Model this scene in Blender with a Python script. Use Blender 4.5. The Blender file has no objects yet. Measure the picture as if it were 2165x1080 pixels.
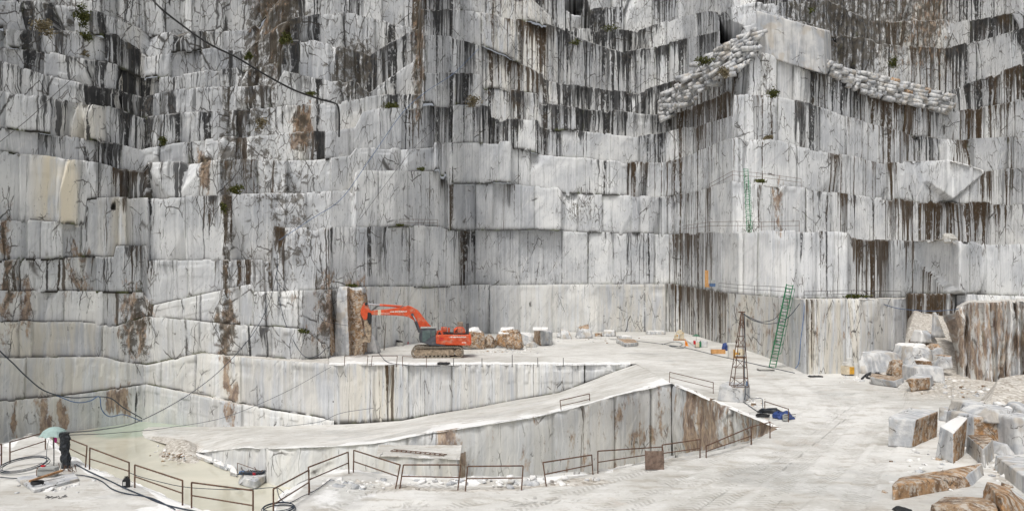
import bpy, math, random
import numpy as np
from mathutils import Vector, Matrix
random.seed(7); rng=np.random.default_rng(7)
R=math.radians
S=bpy.context.scene
F=1545.0; H0=625.0; CX=1082.5; CZ=7.3          # photo focal length (px), horizon row, centre column, eye height above the quarry floor
# ---------------------------------------------------------------- camera, sky, sun, exposure
cam=bpy.data.cameras.new('camera'); co=bpy.data.objects.new('camera',cam); S.collection.objects.link(co)
cam.sensor_width=36; cam.lens=36*F/2165; cam.shift_y=(H0-540)/2165; cam.clip_end=3000; cam.clip_start=.5
co.location=(0,0,CZ); co.rotation_euler=(R(90),0,0); S.camera=co
W=bpy.data.worlds.new("World"); S.world=W; W.use_nodes=True
nt=W.node_tree; bg=nt.nodes['Background']
sky=nt.nodes.new('ShaderNodeTexSky'); sky.sky_type='NISHITA'; sky.sun_disc=False
SUN_EL,SUN_AZ=R(62),R(205)
sky.sun_elevation=SUN_EL; sky.sun_rotation=SUN_AZ; sky.air_density=1.0; sky.dust_density=6.0; sky.ozone_density=.6
hs=nt.nodes.new('ShaderNodeHueSaturation'); hs.inputs['Saturation'].default_value=.3
nt.links.new(sky.outputs[0],hs.inputs['Color']); nt.links.new(hs.outputs[0],bg.inputs[0]); bg.inputs[1].default_value=.125
sl=bpy.data.lights.new('sun','SUN'); sl.energy=2.0; sl.angle=R(14); sl.color=(1,.97,.92)
so=bpy.data.objects.new('sun',sl); S.collection.objects.link(so)
dv=Vector((math.sin(SUN_AZ)*math.cos(SUN_EL),math.cos(SUN_AZ)*math.cos(SUN_EL),math.sin(SUN_EL)))
so.rotation_euler=dv.to_track_quat('Z','Y').to_euler(); so.location=dv*100
S.view_settings.view_transform='Standard'; S.view_settings.look='None'; S.view_settings.exposure=-.2; S.view_settings.gamma=1
S.cycles.max_bounces=6; S.cycles.diffuse_bounces=3
# ---------------------------------------------------------------- helpers
def P(px,py,d): return np.array([(px-CX)/F*d, d, CZ-(py-H0)/F*d])       # photo pixel at distance d
def PZ(px,py,z=0.): return P(px,py,F*(CZ-z)/(py-H0))                    # photo pixel on the level z
def dz(py,z=0.): return F*(CZ-z)/(py-H0)
def sst(a,b,x): t=np.clip((x-a)/(b-a+1e-9),0,1); return t*t*(3-2*t)
def _h(ix,iy,iz):
    n=(ix.astype(np.int64)*374761393+iy.astype(np.int64)*668265263+iz.astype(np.int64)*2147483647)&0xffffffff
    n=((n^(n>>13))*1274126177)&0xffffffff; n=((n^(n>>15))*2246822519)&0xffffffff
    return ((n^(n>>16))&0xffff)/65535.0
def vn(x,y,z=0.):
    x,y,z=np.broadcast_arrays(np.asarray(x,float),np.asarray(y,float),np.asarray(z,float))
    i,j,k=np.floor(x),np.floor(y),np.floor(z); u,v,w=x-i,y-j,z-k
    u=u*u*(3-2*u); v=v*v*(3-2*v); w=w*w*(3-2*w)
    c=lambda a,b,e:_h(i+a,j+b,k+e)
    l=lambda a,b,t:a+(b-a)*t
    return l(l(l(c(0,0,0),c(1,0,0),u),l(c(0,1,0),c(1,1,0),u),v),l(l(c(0,0,1),c(1,0,1),u),l(c(0,1,1),c(1,1,1),u),v),w)*2-1
def fbm(x,y,z=0.,o=4,g=.5):
    s=0;a=1;t=0
    for q in range(o): s=s+a*vn(x*2**q+q*17.3,y*2**q+q*5.1,z*2**q+q*9.7); t+=a; a*=g
    return s/t
def mkmesh(name,v,f,mat=None,parent=None,smooth=False,attrs=None):
    me=bpy.data.meshes.new(name); v=np.asarray(v,dtype=np.float64)
    me.from_pydata([],[],[]) if 0 else None
    if isinstance(f,np.ndarray):
        n=f.shape[1]; me.vertices.add(len(v)); me.vertices.foreach_set('co',v.ravel())
        me.loops.add(f.size); me.loops.foreach_set('vertex_index',f.ravel().astype(np.int32))
        me.polygons.add(len(f)); me.polygons.foreach_set('loop_start',np.arange(0,f.size,n,dtype=np.int32))
    else: me.from_pydata([tuple(p) for p in v],[],[tuple(q) for q in f])
    me.update(calc_edges=True); me.validate()
    if attrs:
        for k,a in attrs.items():
            at=me.attributes.new(k,'FLOAT_VECTOR' if a.ndim==2 else 'FLOAT','POINT')
            at.data.foreach_set('vector' if a.ndim==2 else 'value',a.astype(np.float32).ravel())
    if mat: me.materials.append(mat)
    if smooth: me.polygons.foreach_set('use_smooth',[True]*len(me.polygons))
    o=bpy.data.objects.new(name,me); S.collection.objects.link(o)
    if parent: o.parent=parent
    return o
def tag(o,label=None,cat=None,group=None,kind=None):
    if label: o['label']=label
    if cat: o['category']=cat
    if group: o['group']=group
    if kind: o['kind']=kind
    return o
def empty(name,loc,label,cat,group=None,rz=0):
    o=bpy.data.objects.new(name,None); S.collection.objects.link(o); o.location=tuple(loc); o.rotation_euler=(0,0,rz); o.empty_display_size=.3
    bpy.context.view_layer.update() if 0 else None
    return tag(o,label,cat,group)
class MB:
    def __init__(s): s.v=[];s.f=[];s.o=np.zeros(3)
    def add(s,v,f): b=len(s.v); s.v+= [tuple(np.asarray(p,float)-s.o) for p in v]; s.f+=[tuple(i+b for i in q) for q in f]; return s
    def hexa(s,c): return s.add(c,[(0,3,2,1),(4,5,6,7),(0,1,5,4),(1,2,6,5),(2,3,7,6),(3,0,4,7)])
    def box(s,x0,x1,y0,y1,z0,z1): return s.hexa([(x0,y0,z0),(x1,y0,z0),(x1,y1,z0),(x0,y1,z0),(x0,y0,z1),(x1,y0,z1),(x1,y1,z1),(x0,y1,z1)])
    def tube(s,pts,r,n=6,r2=None,cap=True):
        pts=[np.asarray(p,float) for p in pts]; b=[];v=[];m=len(pts)
        for i,p in enumerate(pts):
            t=pts[min(i+1,m-1)]-pts[max(i-1,0)]; t=t/(np.linalg.norm(t)+1e-9)
            a=np.array([0,0,1.]) if abs(t[2])<.9 else np.array([1.,0,0])
            e=np.cross(t,a); e/=np.linalg.norm(e); g=np.cross(e,t)
            rr=r if r2 is None else r+(r2-r)*i/(m-1)
            for k in range(n): q=2*math.pi*k/n; v.append(p+rr*(math.cos(q)*e+math.sin(q)*g))
        f=[(i*n+k,i*n+(k+1)%n,(i+1)*n+(k+1)%n,(i+1)*n+k) for i in range(m-1) for k in range(n)]
        if cap: f+=[tuple(range(n))[::-1],tuple((m-1)*n+k for k in range(n))]
        return s.add(v,f)
    def prism(s,poly,y0,y1):        # outline in x,z, thickness along y
        n=len(poly); v=[(a,y0,b) for a,b in poly]+[(a,y1,b) for a,b in poly]
        return s.add(v,[tuple(range(n)),tuple(range(2*n-1,n-1,-1))]+[(i,i+n,(i+1)%n+n,(i+1)%n) for i in range(n)])
    def disc(s,c,r,y0,y1,n=20): return s.prism([(c[0]+r*math.cos(2*math.pi*k/n),c[1]+r*math.sin(2*math.pi*k/n)) for k in range(n)],y0,y1)
    def build(s,name,mat,parent=None,bevel=0,smooth=False):
        o=mkmesh(name,s.v,s.f,mat,parent,smooth)
        if bevel:
            b=o.modifiers.new('b','BEVEL'); b.width=bevel; b.segments=2; b.limit_method='ANGLE'
        return o
# ---------------------------------------------------------------- node DSL
class NT:
    def __init__(s,name):
        s.m=bpy.data.materials.new(name); s.m.use_nodes=True; s.t=s.m.node_tree; s.b=s.t.nodes['Principled BSDF']
    def n(s,ty,**kw):
        q=s.t.nodes.new('ShaderNode'+ty)
        for k,v in kw.items(): setattr(q,k,v)
        return q
    def put(s,sock,v):
        if v is None: return
        if isinstance(v,bpy.types.NodeSocket): s.t.links.new(v,sock)
        else:
            if hasattr(sock.default_value,'__len__') and not hasattr(v,'__len__'): v=(v,)*len(sock.default_value)
            if hasattr(v,'__len__') and len(v)==3 and len(sock.default_value)==4: v=(*v,1)
            sock.default_value=v
    def M(s,op,a,b=0.,c=None,clamp=False):
        q=s.n('Math',operation=op,use_clamp=clamp); s.put(q.inputs[0],a); s.put(q.inputs[1],b)
        if c is not None: s.put(q.inputs[2],c)
        return q.outputs[0]
    def vec(s,x,y,z=0.):
        q=s.n('CombineXYZ'); s.put(q.inputs[0],x); s.put(q.inputs[1],y); s.put(q.inputs[2],z); return q.outputs[0]
    def sep(s,v): q=s.n('SeparateXYZ'); s.put(q.inputs[0],v); return q.outputs
    def noise(s,v,sc=1.,det=4.,ro=.55,dist=0.,col=False):
        q=s.n('TexNoise'); s.put(q.inputs['Vector'],v); q.inputs['Scale'].default_value=sc; q.inputs['Detail'].default_value=det
        q.inputs['Roughness'].default_value=ro; q.inputs['Distortion'].default_value=dist; return q.outputs[1 if col else 0]
    def vor(s,v,sc=1.,feat='F1',rnd=1.,out=0):
        q=s.n('TexVoronoi',feature=feat); s.put(q.inputs['Vector'],v); q.inputs['Scale'].default_value=sc; q.inputs['Randomness'].default_value=rnd; return q.outputs[out]
    def step(s,v,a,b,lo=0.,hi=1.):
        q=s.n('MapRange',interpolation_type='SMOOTHSTEP'); s.put(q.inputs[0],v); s.put(q.inputs[1],a); s.put(q.inputs[2],b); s.put(q.inputs[3],lo); s.put(q.inputs[4],hi); return q.outputs[0]
    def mix(s,f,a,b,bl='MIX'):
        q=s.n('Mix',data_type='RGBA',blend_type=bl); s.put(q.inputs[0],f); s.put(q.inputs[6],a); s.put(q.inputs[7],b); return q.outputs[2]
    def attr(s,name,out='Vector'): q=s.n('Attribute'); q.attribute_name=name; return q.outputs[out]
    def obj(s): return s.n('TexCoord').outputs['Object']
    def bump(s,h,st=.5,dist=.1): q=s.n('Bump'); s.put(q.inputs['Height'],h); q.inputs['Strength'].default_value=st; q.inputs['Distance'].default_value=dist; return q.outputs[0]
    def vop(s,op,a,b): q=s.n('VectorMath',operation=op); s.put(q.inputs[0],a); s.put(q.inputs[1],b); return q.outputs[0]
    def fin(s,col,rough=.8,normal=None,metal=0.,spec=.3):
        s.put(s.b.inputs['Base Color'],col); s.put(s.b.inputs['Roughness'],rough); s.put(s.b.inputs['Metallic'],metal)
        s.b.inputs['Specular IOR Level'].default_value=spec
        if normal is not None: s.put(s.b.inputs['Normal'],normal)
        return s.m
# ---------------------------------------------------------------- materials
def cliff_mat():
    N=NT('weathered_marble'); wc=N.attr('wc'); st=N.attr('st'); st2=N.attr('st2')
    u,h,idn=N.sep(wc)[0:3]; dens,brown,cream=N.sep(st)[0:3]; rough,rust,joint=N.sep(st2)[0:3]
    wob=N.M('MULTIPLY_ADD',N.noise(N.vec(N.M('MULTIPLY',u,.5),N.M('MULTIPLY',h,.35),idn),1.,3.),.8,-.4)
    ud=N.M('ADD',u,wob)
    # base marble: grey-white, cloudy, diagonal veins
    p=N.vec(u,h,N.M('MULTIPLY',idn,3.7))
    g1=N.noise(p,.16,5.,.6); 
    dg=N.vec(N.M('ADD',N.M('MULTIPLY',u,.75),N.M('MULTIPLY',h,.6)),N.M('SUBTRACT',N.M('MULTIPLY',h,.14),N.M('MULTIPLY',u,.1)),idn)
    vein=N.noise(dg,.7,6.,.65,.6)
    col=N.mix(N.step(g1,.3,.7),(.56,.58,.61),(.84,.85,.855))
    blk=N.attr('blk','Fac')
    col=N.mix(1.,col,N.mix(blk,(.78,.79,.81),(1.06,1.06,1.05)),'MULTIPLY')
    col=N.mix(N.M('MULTIPLY',N.step(vein,.52,.72),.5),col,(.36,.38,.41))
    col=N.mix(N.M('MULTIPLY',N.step(vein,.42,.30),.5),col,(.84,.84,.83))
    # fine vertical fluting left by the wire saw
    fl=N.noise(N.vec(N.M('MULTIPLY',ud,2.8),N.M('MULTIPLY',h,.07),idn),1.,6.,.72)
    col=N.mix(N.step(fl,.53,.60,0.,.40),col,(.36,.365,.37))
    col=N.mix(N.step(fl,.47,.40,0.,.4),col,(.86,.87,.87))
    # cream wash
    cr=N.M('MULTIPLY',cream,N.step(N.noise(N.vec(N.M('MULTIPLY',u,.9),N.M('MULTIPLY',h,.12),idn),1.,4.),.35,.6))
    col=N.mix(cr,col,(.74,.68,.55))
    # drips: wide, medium and fine, thickest below the lip of each bench
    fadn=N.step(N.noise(N.vec(N.M('MULTIPLY',u,1.3),0.,idn),1.,2.),.4,.62,.3,4.)
    def drip(su,shh,thr0,thr1,k,seed,soft,rk=5.3):
        n=N.noise(N.vec(N.M('MULTIPLY',ud,su),N.M('MULTIPLY',h,shh),N.M('ADD',N.M('MULTIPLY',idn,rk),seed)),1.,4.,.62)
        t=N.M('ADD',N.M('MULTIPLY_ADD',dens,thr1-thr0,thr0),N.M('MULTIPLY',N.M('MULTIPLY',h,k),fadn))
        return N.step(n,t,N.M('ADD',t,soft))
    brk=N.step(N.noise(N.vec(N.M('MULTIPLY',u,1.6),N.M('MULTIPLY',h,1.1),idn),1.,5.,.7),.36,.5)
    grey=drip(.40,.02,.70,.42,.008,11.,.06)
    col=N.mix(N.M('MULTIPLY',grey,.6),col,(.16,.165,.17))
    dw=drip(.24,.03,.70,.50,.010,55.,.02,.10); dwt=N.step(N.noise(N.vec(N.M('MULTIPLY',ud,3.1),N.M('MULTIPLY',h,.12),idn),1.,6.,.75),.36,.50)
    d1=drip(.6,.012,.69,.485,.005,2.,.010,.06); d2=drip(1.7,.02,.68,.475,.008,31.,.014,.3); d3=drip(4.6,.045,.68,.48,.010,77.,.02)
    bcol=N.mix(N.noise(p,.5,2.),(.014,.015,.018),(.045,.045,.045))
    brc=N.mix(N.noise(N.vec(N.M('MULTIPLY',ud,3.),N.M('MULTIPLY',h,.3),idn),1.,3.),(.02,.014,.01),(.11,.07,.035))
    dc=N.mix(N.step(N.M('ADD',brown,N.M('MULTIPLY_ADD',N.noise(p,.35,2.),.8,-.4)),.25,.6),bcol,brc)
    col=N.mix(N.M('MULTIPLY',N.M('MULTIPLY',dw,dwt),.9),col,dc)
    col=N.mix(N.M('MULTIPLY',d3,.55),col,N.mix(.5,dc,(.12,.12,.11)))
    col=N.mix(N.M('MULTIPLY',d2,.85),col,dc)
    col=N.mix(N.M('MULTIPLY',N.M('MULTIPLY',d1,brk),.94),col,dc)
    # cracks: a steep fracture net plus a finer one in the crushed rock
    pc=N.vop('ADD',N.vec(N.M('MULTIPLY',u,.34),N.M('MULTIPLY',h,.12),idn),N.vop('MULTIPLY',N.vop('SUBTRACT',N.noise(p,.6,4.,.6,0.,True),(.5,.5,.5)),(.28,.1,0)))
    c1=N.vor(pc,1.,'DISTANCE_TO_EDGE')
    pf=N.vop('ADD',N.vec(N.M('MULTIPLY',u,1.1),N.M('MULTIPLY',h,.42),N.M('ADD',idn,4.)),N.vop('MULTIPLY',N.vop('SUBTRACT',N.noise(p,1.3,4.,.6,0.,True),(.5,.5,.5)),(.45,.3,0)))
    c2=N.vor(pf,1.,'DISTANCE_TO_EDGE')
    cm=N.noise(p,.35,3.)
    k1=N.M('MULTIPLY',N.step(c1,.014,.003),N.step(N.M('ADD',cm,N.M('MULTIPLY',rough,.45)),.52,.66))
    k2=N.M('MULTIPLY',N.step(c2,.04,.008),N.step(N.M('ADD',cm,N.M('MULTIPLY',rough,.33)),.56,.68))
    col=N.mix(N.M('MULTIPLY',k1,.85),col,(.05,.045,.04)); col=N.mix(N.M('MULTIPLY',k2,.75),col,(.09,.08,.07))
    # small dark flecks, thin brush-like dashes
    fk=N.noise(N.vec(N.M('MULTIPLY',ud,3.4),N.M('MULTIPLY',h,1.0),idn),1.,7.,.8)
    fkm=N.M('MULTIPLY',N.step(fk,.585,.625),N.step(N.M('ADD',N.noise(p,.25,2.),N.M('MULTIPLY',N.M('ADD',dens,rough),.22)),.5,.66))
    col=N.mix(N.M('MULTIPLY',fkm,.8),col,(.06,.058,.055))
    # tan and rust patches in the fractured rock
    rn=N.noise(N.vec(N.M('MULTIPLY',u,1.0),N.M('MULTIPLY',h,.4),idn),1.,6.,.7)
    rm=N.M('MULTIPLY',N.step(N.M('ADD',rn,N.M('MULTIPLY',rust,.25)),.60,.72),N.step(rust,.03,.2))
    rc=N.mix(N.step(N.noise(N.vec(N.M('MULTIPLY',u,2.),N.M('MULTIPLY',h,.7),idn),1.,7.,.75),.36,.62),(.115,.06,.038),(.44,.32,.22))
    col=N.mix(N.M('MULTIPLY',rm,.85),col,rc)
    # crushed dark rock; near-black to olive in the joints and along each face's foot
    rk=N.noise(N.vec(N.M('MULTIPLY',u,.9),N.M('MULTIPLY',h,.7),idn),1.,8.,.75)
    col=N.mix(N.M('MULTIPLY',N.step(N.M('ADD',rk,N.M('MULTIPLY',rough,.22)),.66,.74),.8),col,N.mix(N.noise(p,2.,3.),(.05,.045,.04),(.14,.12,.09)))
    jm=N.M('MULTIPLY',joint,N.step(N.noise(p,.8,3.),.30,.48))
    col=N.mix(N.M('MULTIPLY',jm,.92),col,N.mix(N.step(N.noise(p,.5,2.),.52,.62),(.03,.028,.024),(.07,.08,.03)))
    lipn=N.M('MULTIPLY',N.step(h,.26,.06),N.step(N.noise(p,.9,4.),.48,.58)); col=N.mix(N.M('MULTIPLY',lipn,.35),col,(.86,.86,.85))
    # drill holes
    hd=N.vor(N.vec(N.M('MULTIPLY',u,.42),N.M('MULTIPLY',h,.42),0.),1.,'F1',.75)
    hm=N.M('MULTIPLY',N.step(hd,.05,.035),N.step(N.noise(p,.09,1.),.52,.56))
    col=N.mix(hm,col,(.03,.03,.03))
    bh=N.M('ADD',N.M('MULTIPLY',fl,.35),N.M('ADD',N.M('MULTIPLY',N.noise(p,2.6,7.,.7),1.),N.M('MULTIPLY',k1,-.4)))
    return N.fin(col,.72,N.bump(bh,.6,.06),spec=.25)
def block_mat(name='cut_marble',k=1.):
    N=NT(name); p=N.obj() if k==1. else N.vop('MULTIPLY',N.obj(),(k,k,k)); rust=N.attr('rust','Fac'); w=N.attr('wht','Fac'); oi=N.n('ObjectInfo').outputs['Random']
    pp=N.vop('ADD',p,N.vec(N.M('MULTIPLY',oi,40.),0.,0.))
    sp=N.sep(pp)
    n1=N.noise(pp,.9,6.,.6); fl=N.noise(N.vec(N.M('MULTIPLY',N.M('ADD',sp[0],N.M('MULTIPLY',sp[1],.6)),3.),N.M('MULTIPLY',sp[2],.45),sp[1]),1.,5.,.6)
    col=N.mix(N.step(n1,.35,.65),(.40,.42,.45),(.66,.66,.65))
    col=N.mix(N.step(fl,.5,.66,0.,.6),col,(.33,.32,.31)); col=N.mix(N.step(fl,.48,.34,0.,.5),col,(.78,.77,.75))
    col=N.mix(N.M('MULTIPLY',N.step(N.noise(pp,.7,2.),.55,.62),.35),col,(.45,.36,.24))
    rn=N.noise(pp,1.4,6.,.7)
    rc=N.mix(N.step(rn,.38,.62),N.mix(oi,(.12,.07,.04),(.18,.12,.075)),N.mix(oi,(.40,.29,.19),(.46,.26,.12)))
    rc=N.mix(N.step(N.noise(pp,3.,6.,.75),.46,.60,0.,.8),rc,(.58,.54,.48)); rc=N.mix(N.step(N.noise(N.vop('ADD',pp,(9.,3.,1.)),2.2,6.,.75),.56,.64,0.,.7),rc,(.08,.05,.035))
    col=N.mix(N.step(N.M('ADD',rust,N.M('MULTIPLY_ADD',rn,1.6,-.8)),.62,.80),col,rc)
    col=N.mix(N.step(N.M('ADD',w,N.M('MULTIPLY_ADD',N.noise(pp,2.5,5.),.6,-.3)),.42,.58),col,(.82,.815,.80))
    ck=N.vor(N.vop('ADD',pp,N.vop('MULTIPLY',N.noise(pp,1.5,4.,.6,0.,True),(.8,.8,.8))),.7,'DISTANCE_TO_EDGE')
    k=N.M('MULTIPLY',N.step(ck,.02,.004),N.step(N.noise(pp,.8,2.),.5,.58))
    col=N.mix(N.M('MULTIPLY',k,.8),col,(.06,.05,.04))
    bh=N.M('ADD',N.M('MULTIPLY',N.noise(pp,3.,8.,.65),1.),N.M('MULTIPLY',fl,.3))
    return N.fin(col,.8,N.bump(bh,.6,.12),spec=.2)
def ground_mat():
    N=NT('marble_slurry_floor'); g=N.n('NewGeometry').outputs['Position']; s=N.sep(g); wht=N.attr('wht','Fac'); gt=N.attr('gt'); grv=N.attr('grv','Fac')
    ts,tt,tm=N.sep(gt)[0:3]
    n1=N.noise(g,.07,6.,.6,.4); n2=N.noise(g,.45,7.,.65,.3); n3=N.noise(g,3.,7.,.7)
    col=N.mix(N.step(n1,.36,.66),(.53,.52,.49),(.73,.722,.695))
    col=N.mix(N.step(n2,.5,.68,0.,.55),col,(.74,.735,.71)); col=N.mix(N.step(n2,.47,.32,0.,.5),col,(.40,.385,.345))
    pd=N.step(N.noise(g,.11,3.,.5,1.2),.60,.64)
    col=N.mix(N.M('MULTIPLY',pd,.4),col,(.50,.505,.49))
    dk=N.step(n3,.54,.66); col=N.mix(N.M('MULTIPLY',dk,N.step(n2,.4,.62,.12,.6)),col,(.32,.295,.25))
    sm=N.noise(N.vec(N.M('MULTIPLY',s[0],.5),N.M('MULTIPLY',s[1],1.1)),1.,8.,.72); col=N.mix(N.step(sm,.52,.62,0.,.5),col,(.36,.32,.265)); col=N.mix(N.step(sm,.46,.38,0.,.55),col,(.74,.735,.72))
    bw=N.step(N.noise(g,.22,5.,.65,.6),.60,.72); col=N.mix(N.M('MULTIPLY',bw,.35),col,(.50,.40,.31))
    # long scraped streaks across the working floor
    lo=N.noise(N.vec(N.M('MULTIPLY',s[0],.12),N.M('MULTIPLY',s[1],1.3)),1.,5.,.6); col=N.mix(N.step(lo,.52,.66,0.,.2),col,(.44,.425,.39))
    col=N.mix(N.step(lo,.46,.36,0.,.15),col,(.78,.775,.75))
    # tyre treads: herringbone bars between ruts
    ch=N.M('SINE',N.M('MULTIPLY',N.M('ADD',tt,N.M('MULTIPLY',N.M('ABSOLUTE',ts),.8)),23.))
    tr=N.M('MULTIPLY',N.M('MULTIPLY',tm,N.step(ch,-.2,.5)),N.step(N.noise(g,.7,7.,.7),.46,.56))
    col=N.mix(N.M('MULTIPLY',tr,.42),col,(.33,.31,.27))
    col=N.mix(N.step(N.M('ADD',wht,N.M('MULTIPLY_ADD',N.noise(g,.7,6.,.65),1.,-.5)),.42,.56),col,(.83,.83,.82))
    gv=N.vor(g,5.,'F1',1.,1); gn=N.sep(gv)[0]; 
    gc=N.mix(gn,(.30,.26,.21),(.72,.69,.64)); col=N.mix(N.M('MULTIPLY',N.step(N.M('ADD',grv,N.M('MULTIPLY_ADD',n3,.5,-.25)),.35,.6),.85),col,gc)
    bh=N.M('ADD',N.M('ADD',N.M('MULTIPLY',n3,.35),N.M('MULTIPLY',n2,.5)),N.M('MULTIPLY',tr,-.35))
    bh=N.M('ADD',bh,N.M('MULTIPLY',N.M('MULTIPLY',N.vor(g,5.),grv),-.8))
    return N.fin(col,N.M('MULTIPLY_ADD',pd,-.45,.85),N.bump(bh,.6,.15),spec=.25)
def plain(name,c,rough=.6,metal=0.,var=.25,sc=3.,dirt=None,dk=.5,spec=.4,bmp=.1):
    N=NT(name); p=N.obj(); n=N.noise(p,sc,5.,.6)
    col=N.mix(N.step(n,.3,.7),tuple(x*(1-var) for x in c),tuple(min(1,x*(1+var)) for x in c))
    if dirt: col=N.mix(N.M('MULTIPLY',N.step(N.noise(p,sc*.6,6.,.7),.5,.66),dk),col,dirt)
    return N.fin(col,rough,N.bump(n,bmp,.02),metal,spec)
def water_mat():
    N=NT('silty_water'); g=N.n('NewGeometry').outputs['Position']; s=N.sep(g)
    gr=N.attr('grn','Fac'); n=N.noise(g,.12,5.,.6,.8)
    col=N.mix(N.step(n,.35,.65),(.56,.545,.45),(.66,.635,.53))
    col=N.mix(N.step(N.M('ADD',gr,N.M('MULTIPLY_ADD',n,.8,-.4)),.4,.6),col,(.46,.53,.43))
    col=N.mix(N.M('MULTIPLY',N.step(N.noise(g,.3,4.,.6,.5),.58,.7),.4),col,(.60,.53,.43))
    return N.fin(col,N.step(n,.4,.6,.04,.22),N.bump(N.noise(g,1.2,3.),.08,.05),spec=.4)
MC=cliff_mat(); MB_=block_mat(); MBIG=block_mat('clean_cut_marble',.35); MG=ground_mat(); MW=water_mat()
M_rustm=plain('rusty_steel',(.13,.075,.05),.8,0,.4,8,(.05,.035,.03)); M_dsteel=plain('grey_tube_steel',(.10,.10,.10),.6,.2)
M_or=plain('orange_machine_paint',(.60,.085,.028),.5,0,.2,2.2,(.50,.33,.24),.6); M_orfade=plain('faded_orange_paint',(.62,.15,.03),.55,0,.2,2,(.3,.2,.12),.6)
M_blk=plain('black_rubber',(.018,.019,.021),.6); M_gry=plain('charcoal_paint',(.075,.08,.095),.5,0,.2,2,(.25,.23,.2),.3)
M_trk=plain('dusty_track_steel',(.26,.225,.18),.85,0,.35,5,(.10,.08,.06),.7,bmp=.3); M_mud=plain('mud_caked_steel',(.33,.26,.19),.85,0,.4,4,(.06,.045,.035),.8,bmp=.3)
M_chr=plain('chrome_rod',(.6,.62,.64),.25,.9,.05); M_gls=plain('cab_glass',(.09,.13,.13),.08,0,.2,1,spec=.8,bmp=0)
M_wht=plain('white_plastic',(.66,.66,.64),.5,0,.1,2,(.35,.3,.24),.35); M_grn=plain('green_ladder_paint',(.025,.19,.085),.5,0,.2,5)
M_umb=plain('faded_green_cloth',(.33,.44,.42),.8,0,.1,6); M_umb2=plain('dark_green_cloth',(.06,.16,.10),.8,0,.2,5)
M_film=plain('black_wrapping_film',(.02,.024,.03),.35,0,.5,14,bmp=1.); M_hose=plain('dark_hose',(.028,.04,.06),.5); M_hblue=plain('blue_rope',(.09,.15,.27),.6)
M_box=plain('grey_panel_paint',(.38,.39,.38),.5,0,.1,4,(.25,.2,.15),.3); M_red=plain('red_plastic',(.55,.02,.03),.5); M_pink=plain('pink_cloth',(.55,.03,.25),.7)
M_wood=plain('weathered_wood',(.36,.20,.10),.8,0,.35,9,(.15,.09,.05),.5); M_ply=plain('orange_plywood',(.55,.30,.12),.7,0,.2,3); M_yel=plain('yellow_paint',(.62,.33,.04),.6,0,.2,4)
M_org=plain('orange_plastic',(.85,.28,.02),.55); M_blue=plain('blue_tarp',(.03,.06,.20),.6,0,.4,8); M_rplate=plain('rusty_plate',(.17,.12,.095),.85,0,.4,5,(.33,.27,.22),.5)
M_stone=plain('pale_concrete',(.50,.49,.46),.85,0,.15,5,(.3,.26,.2),.4,bmp=.4); M_cream=plain('cream_paint',(.66,.58,.44),.6,0,.15,4,(.4,.28,.15),.5)
M_hair=plain('dark_cap',(.03,.03,.03),.8); M_skin=plain('skin',(.42,.25,.17),.6); M_letter=plain('white_lettering',(.78,.74,.68),.6)
M_pipe=plain('black_pipe',(.012,.012,.013),.45)
def leaf_mat(n,a,b):
    N=NT(n); oi=N.n('NewGeometry').outputs['Random Per Island']
    return N.fin(N.mix(oi,a,b),.7,spec=.2)
M_leaf=leaf_mat('shrub_leaves',(.035,.05,.012),(.12,.12,.035)); M_dry=leaf_mat('dry_leaves',(.12,.10,.06),(.26,.22,.14)); M_twig=plain('twigs',(.10,.08,.06),.9)
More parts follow.
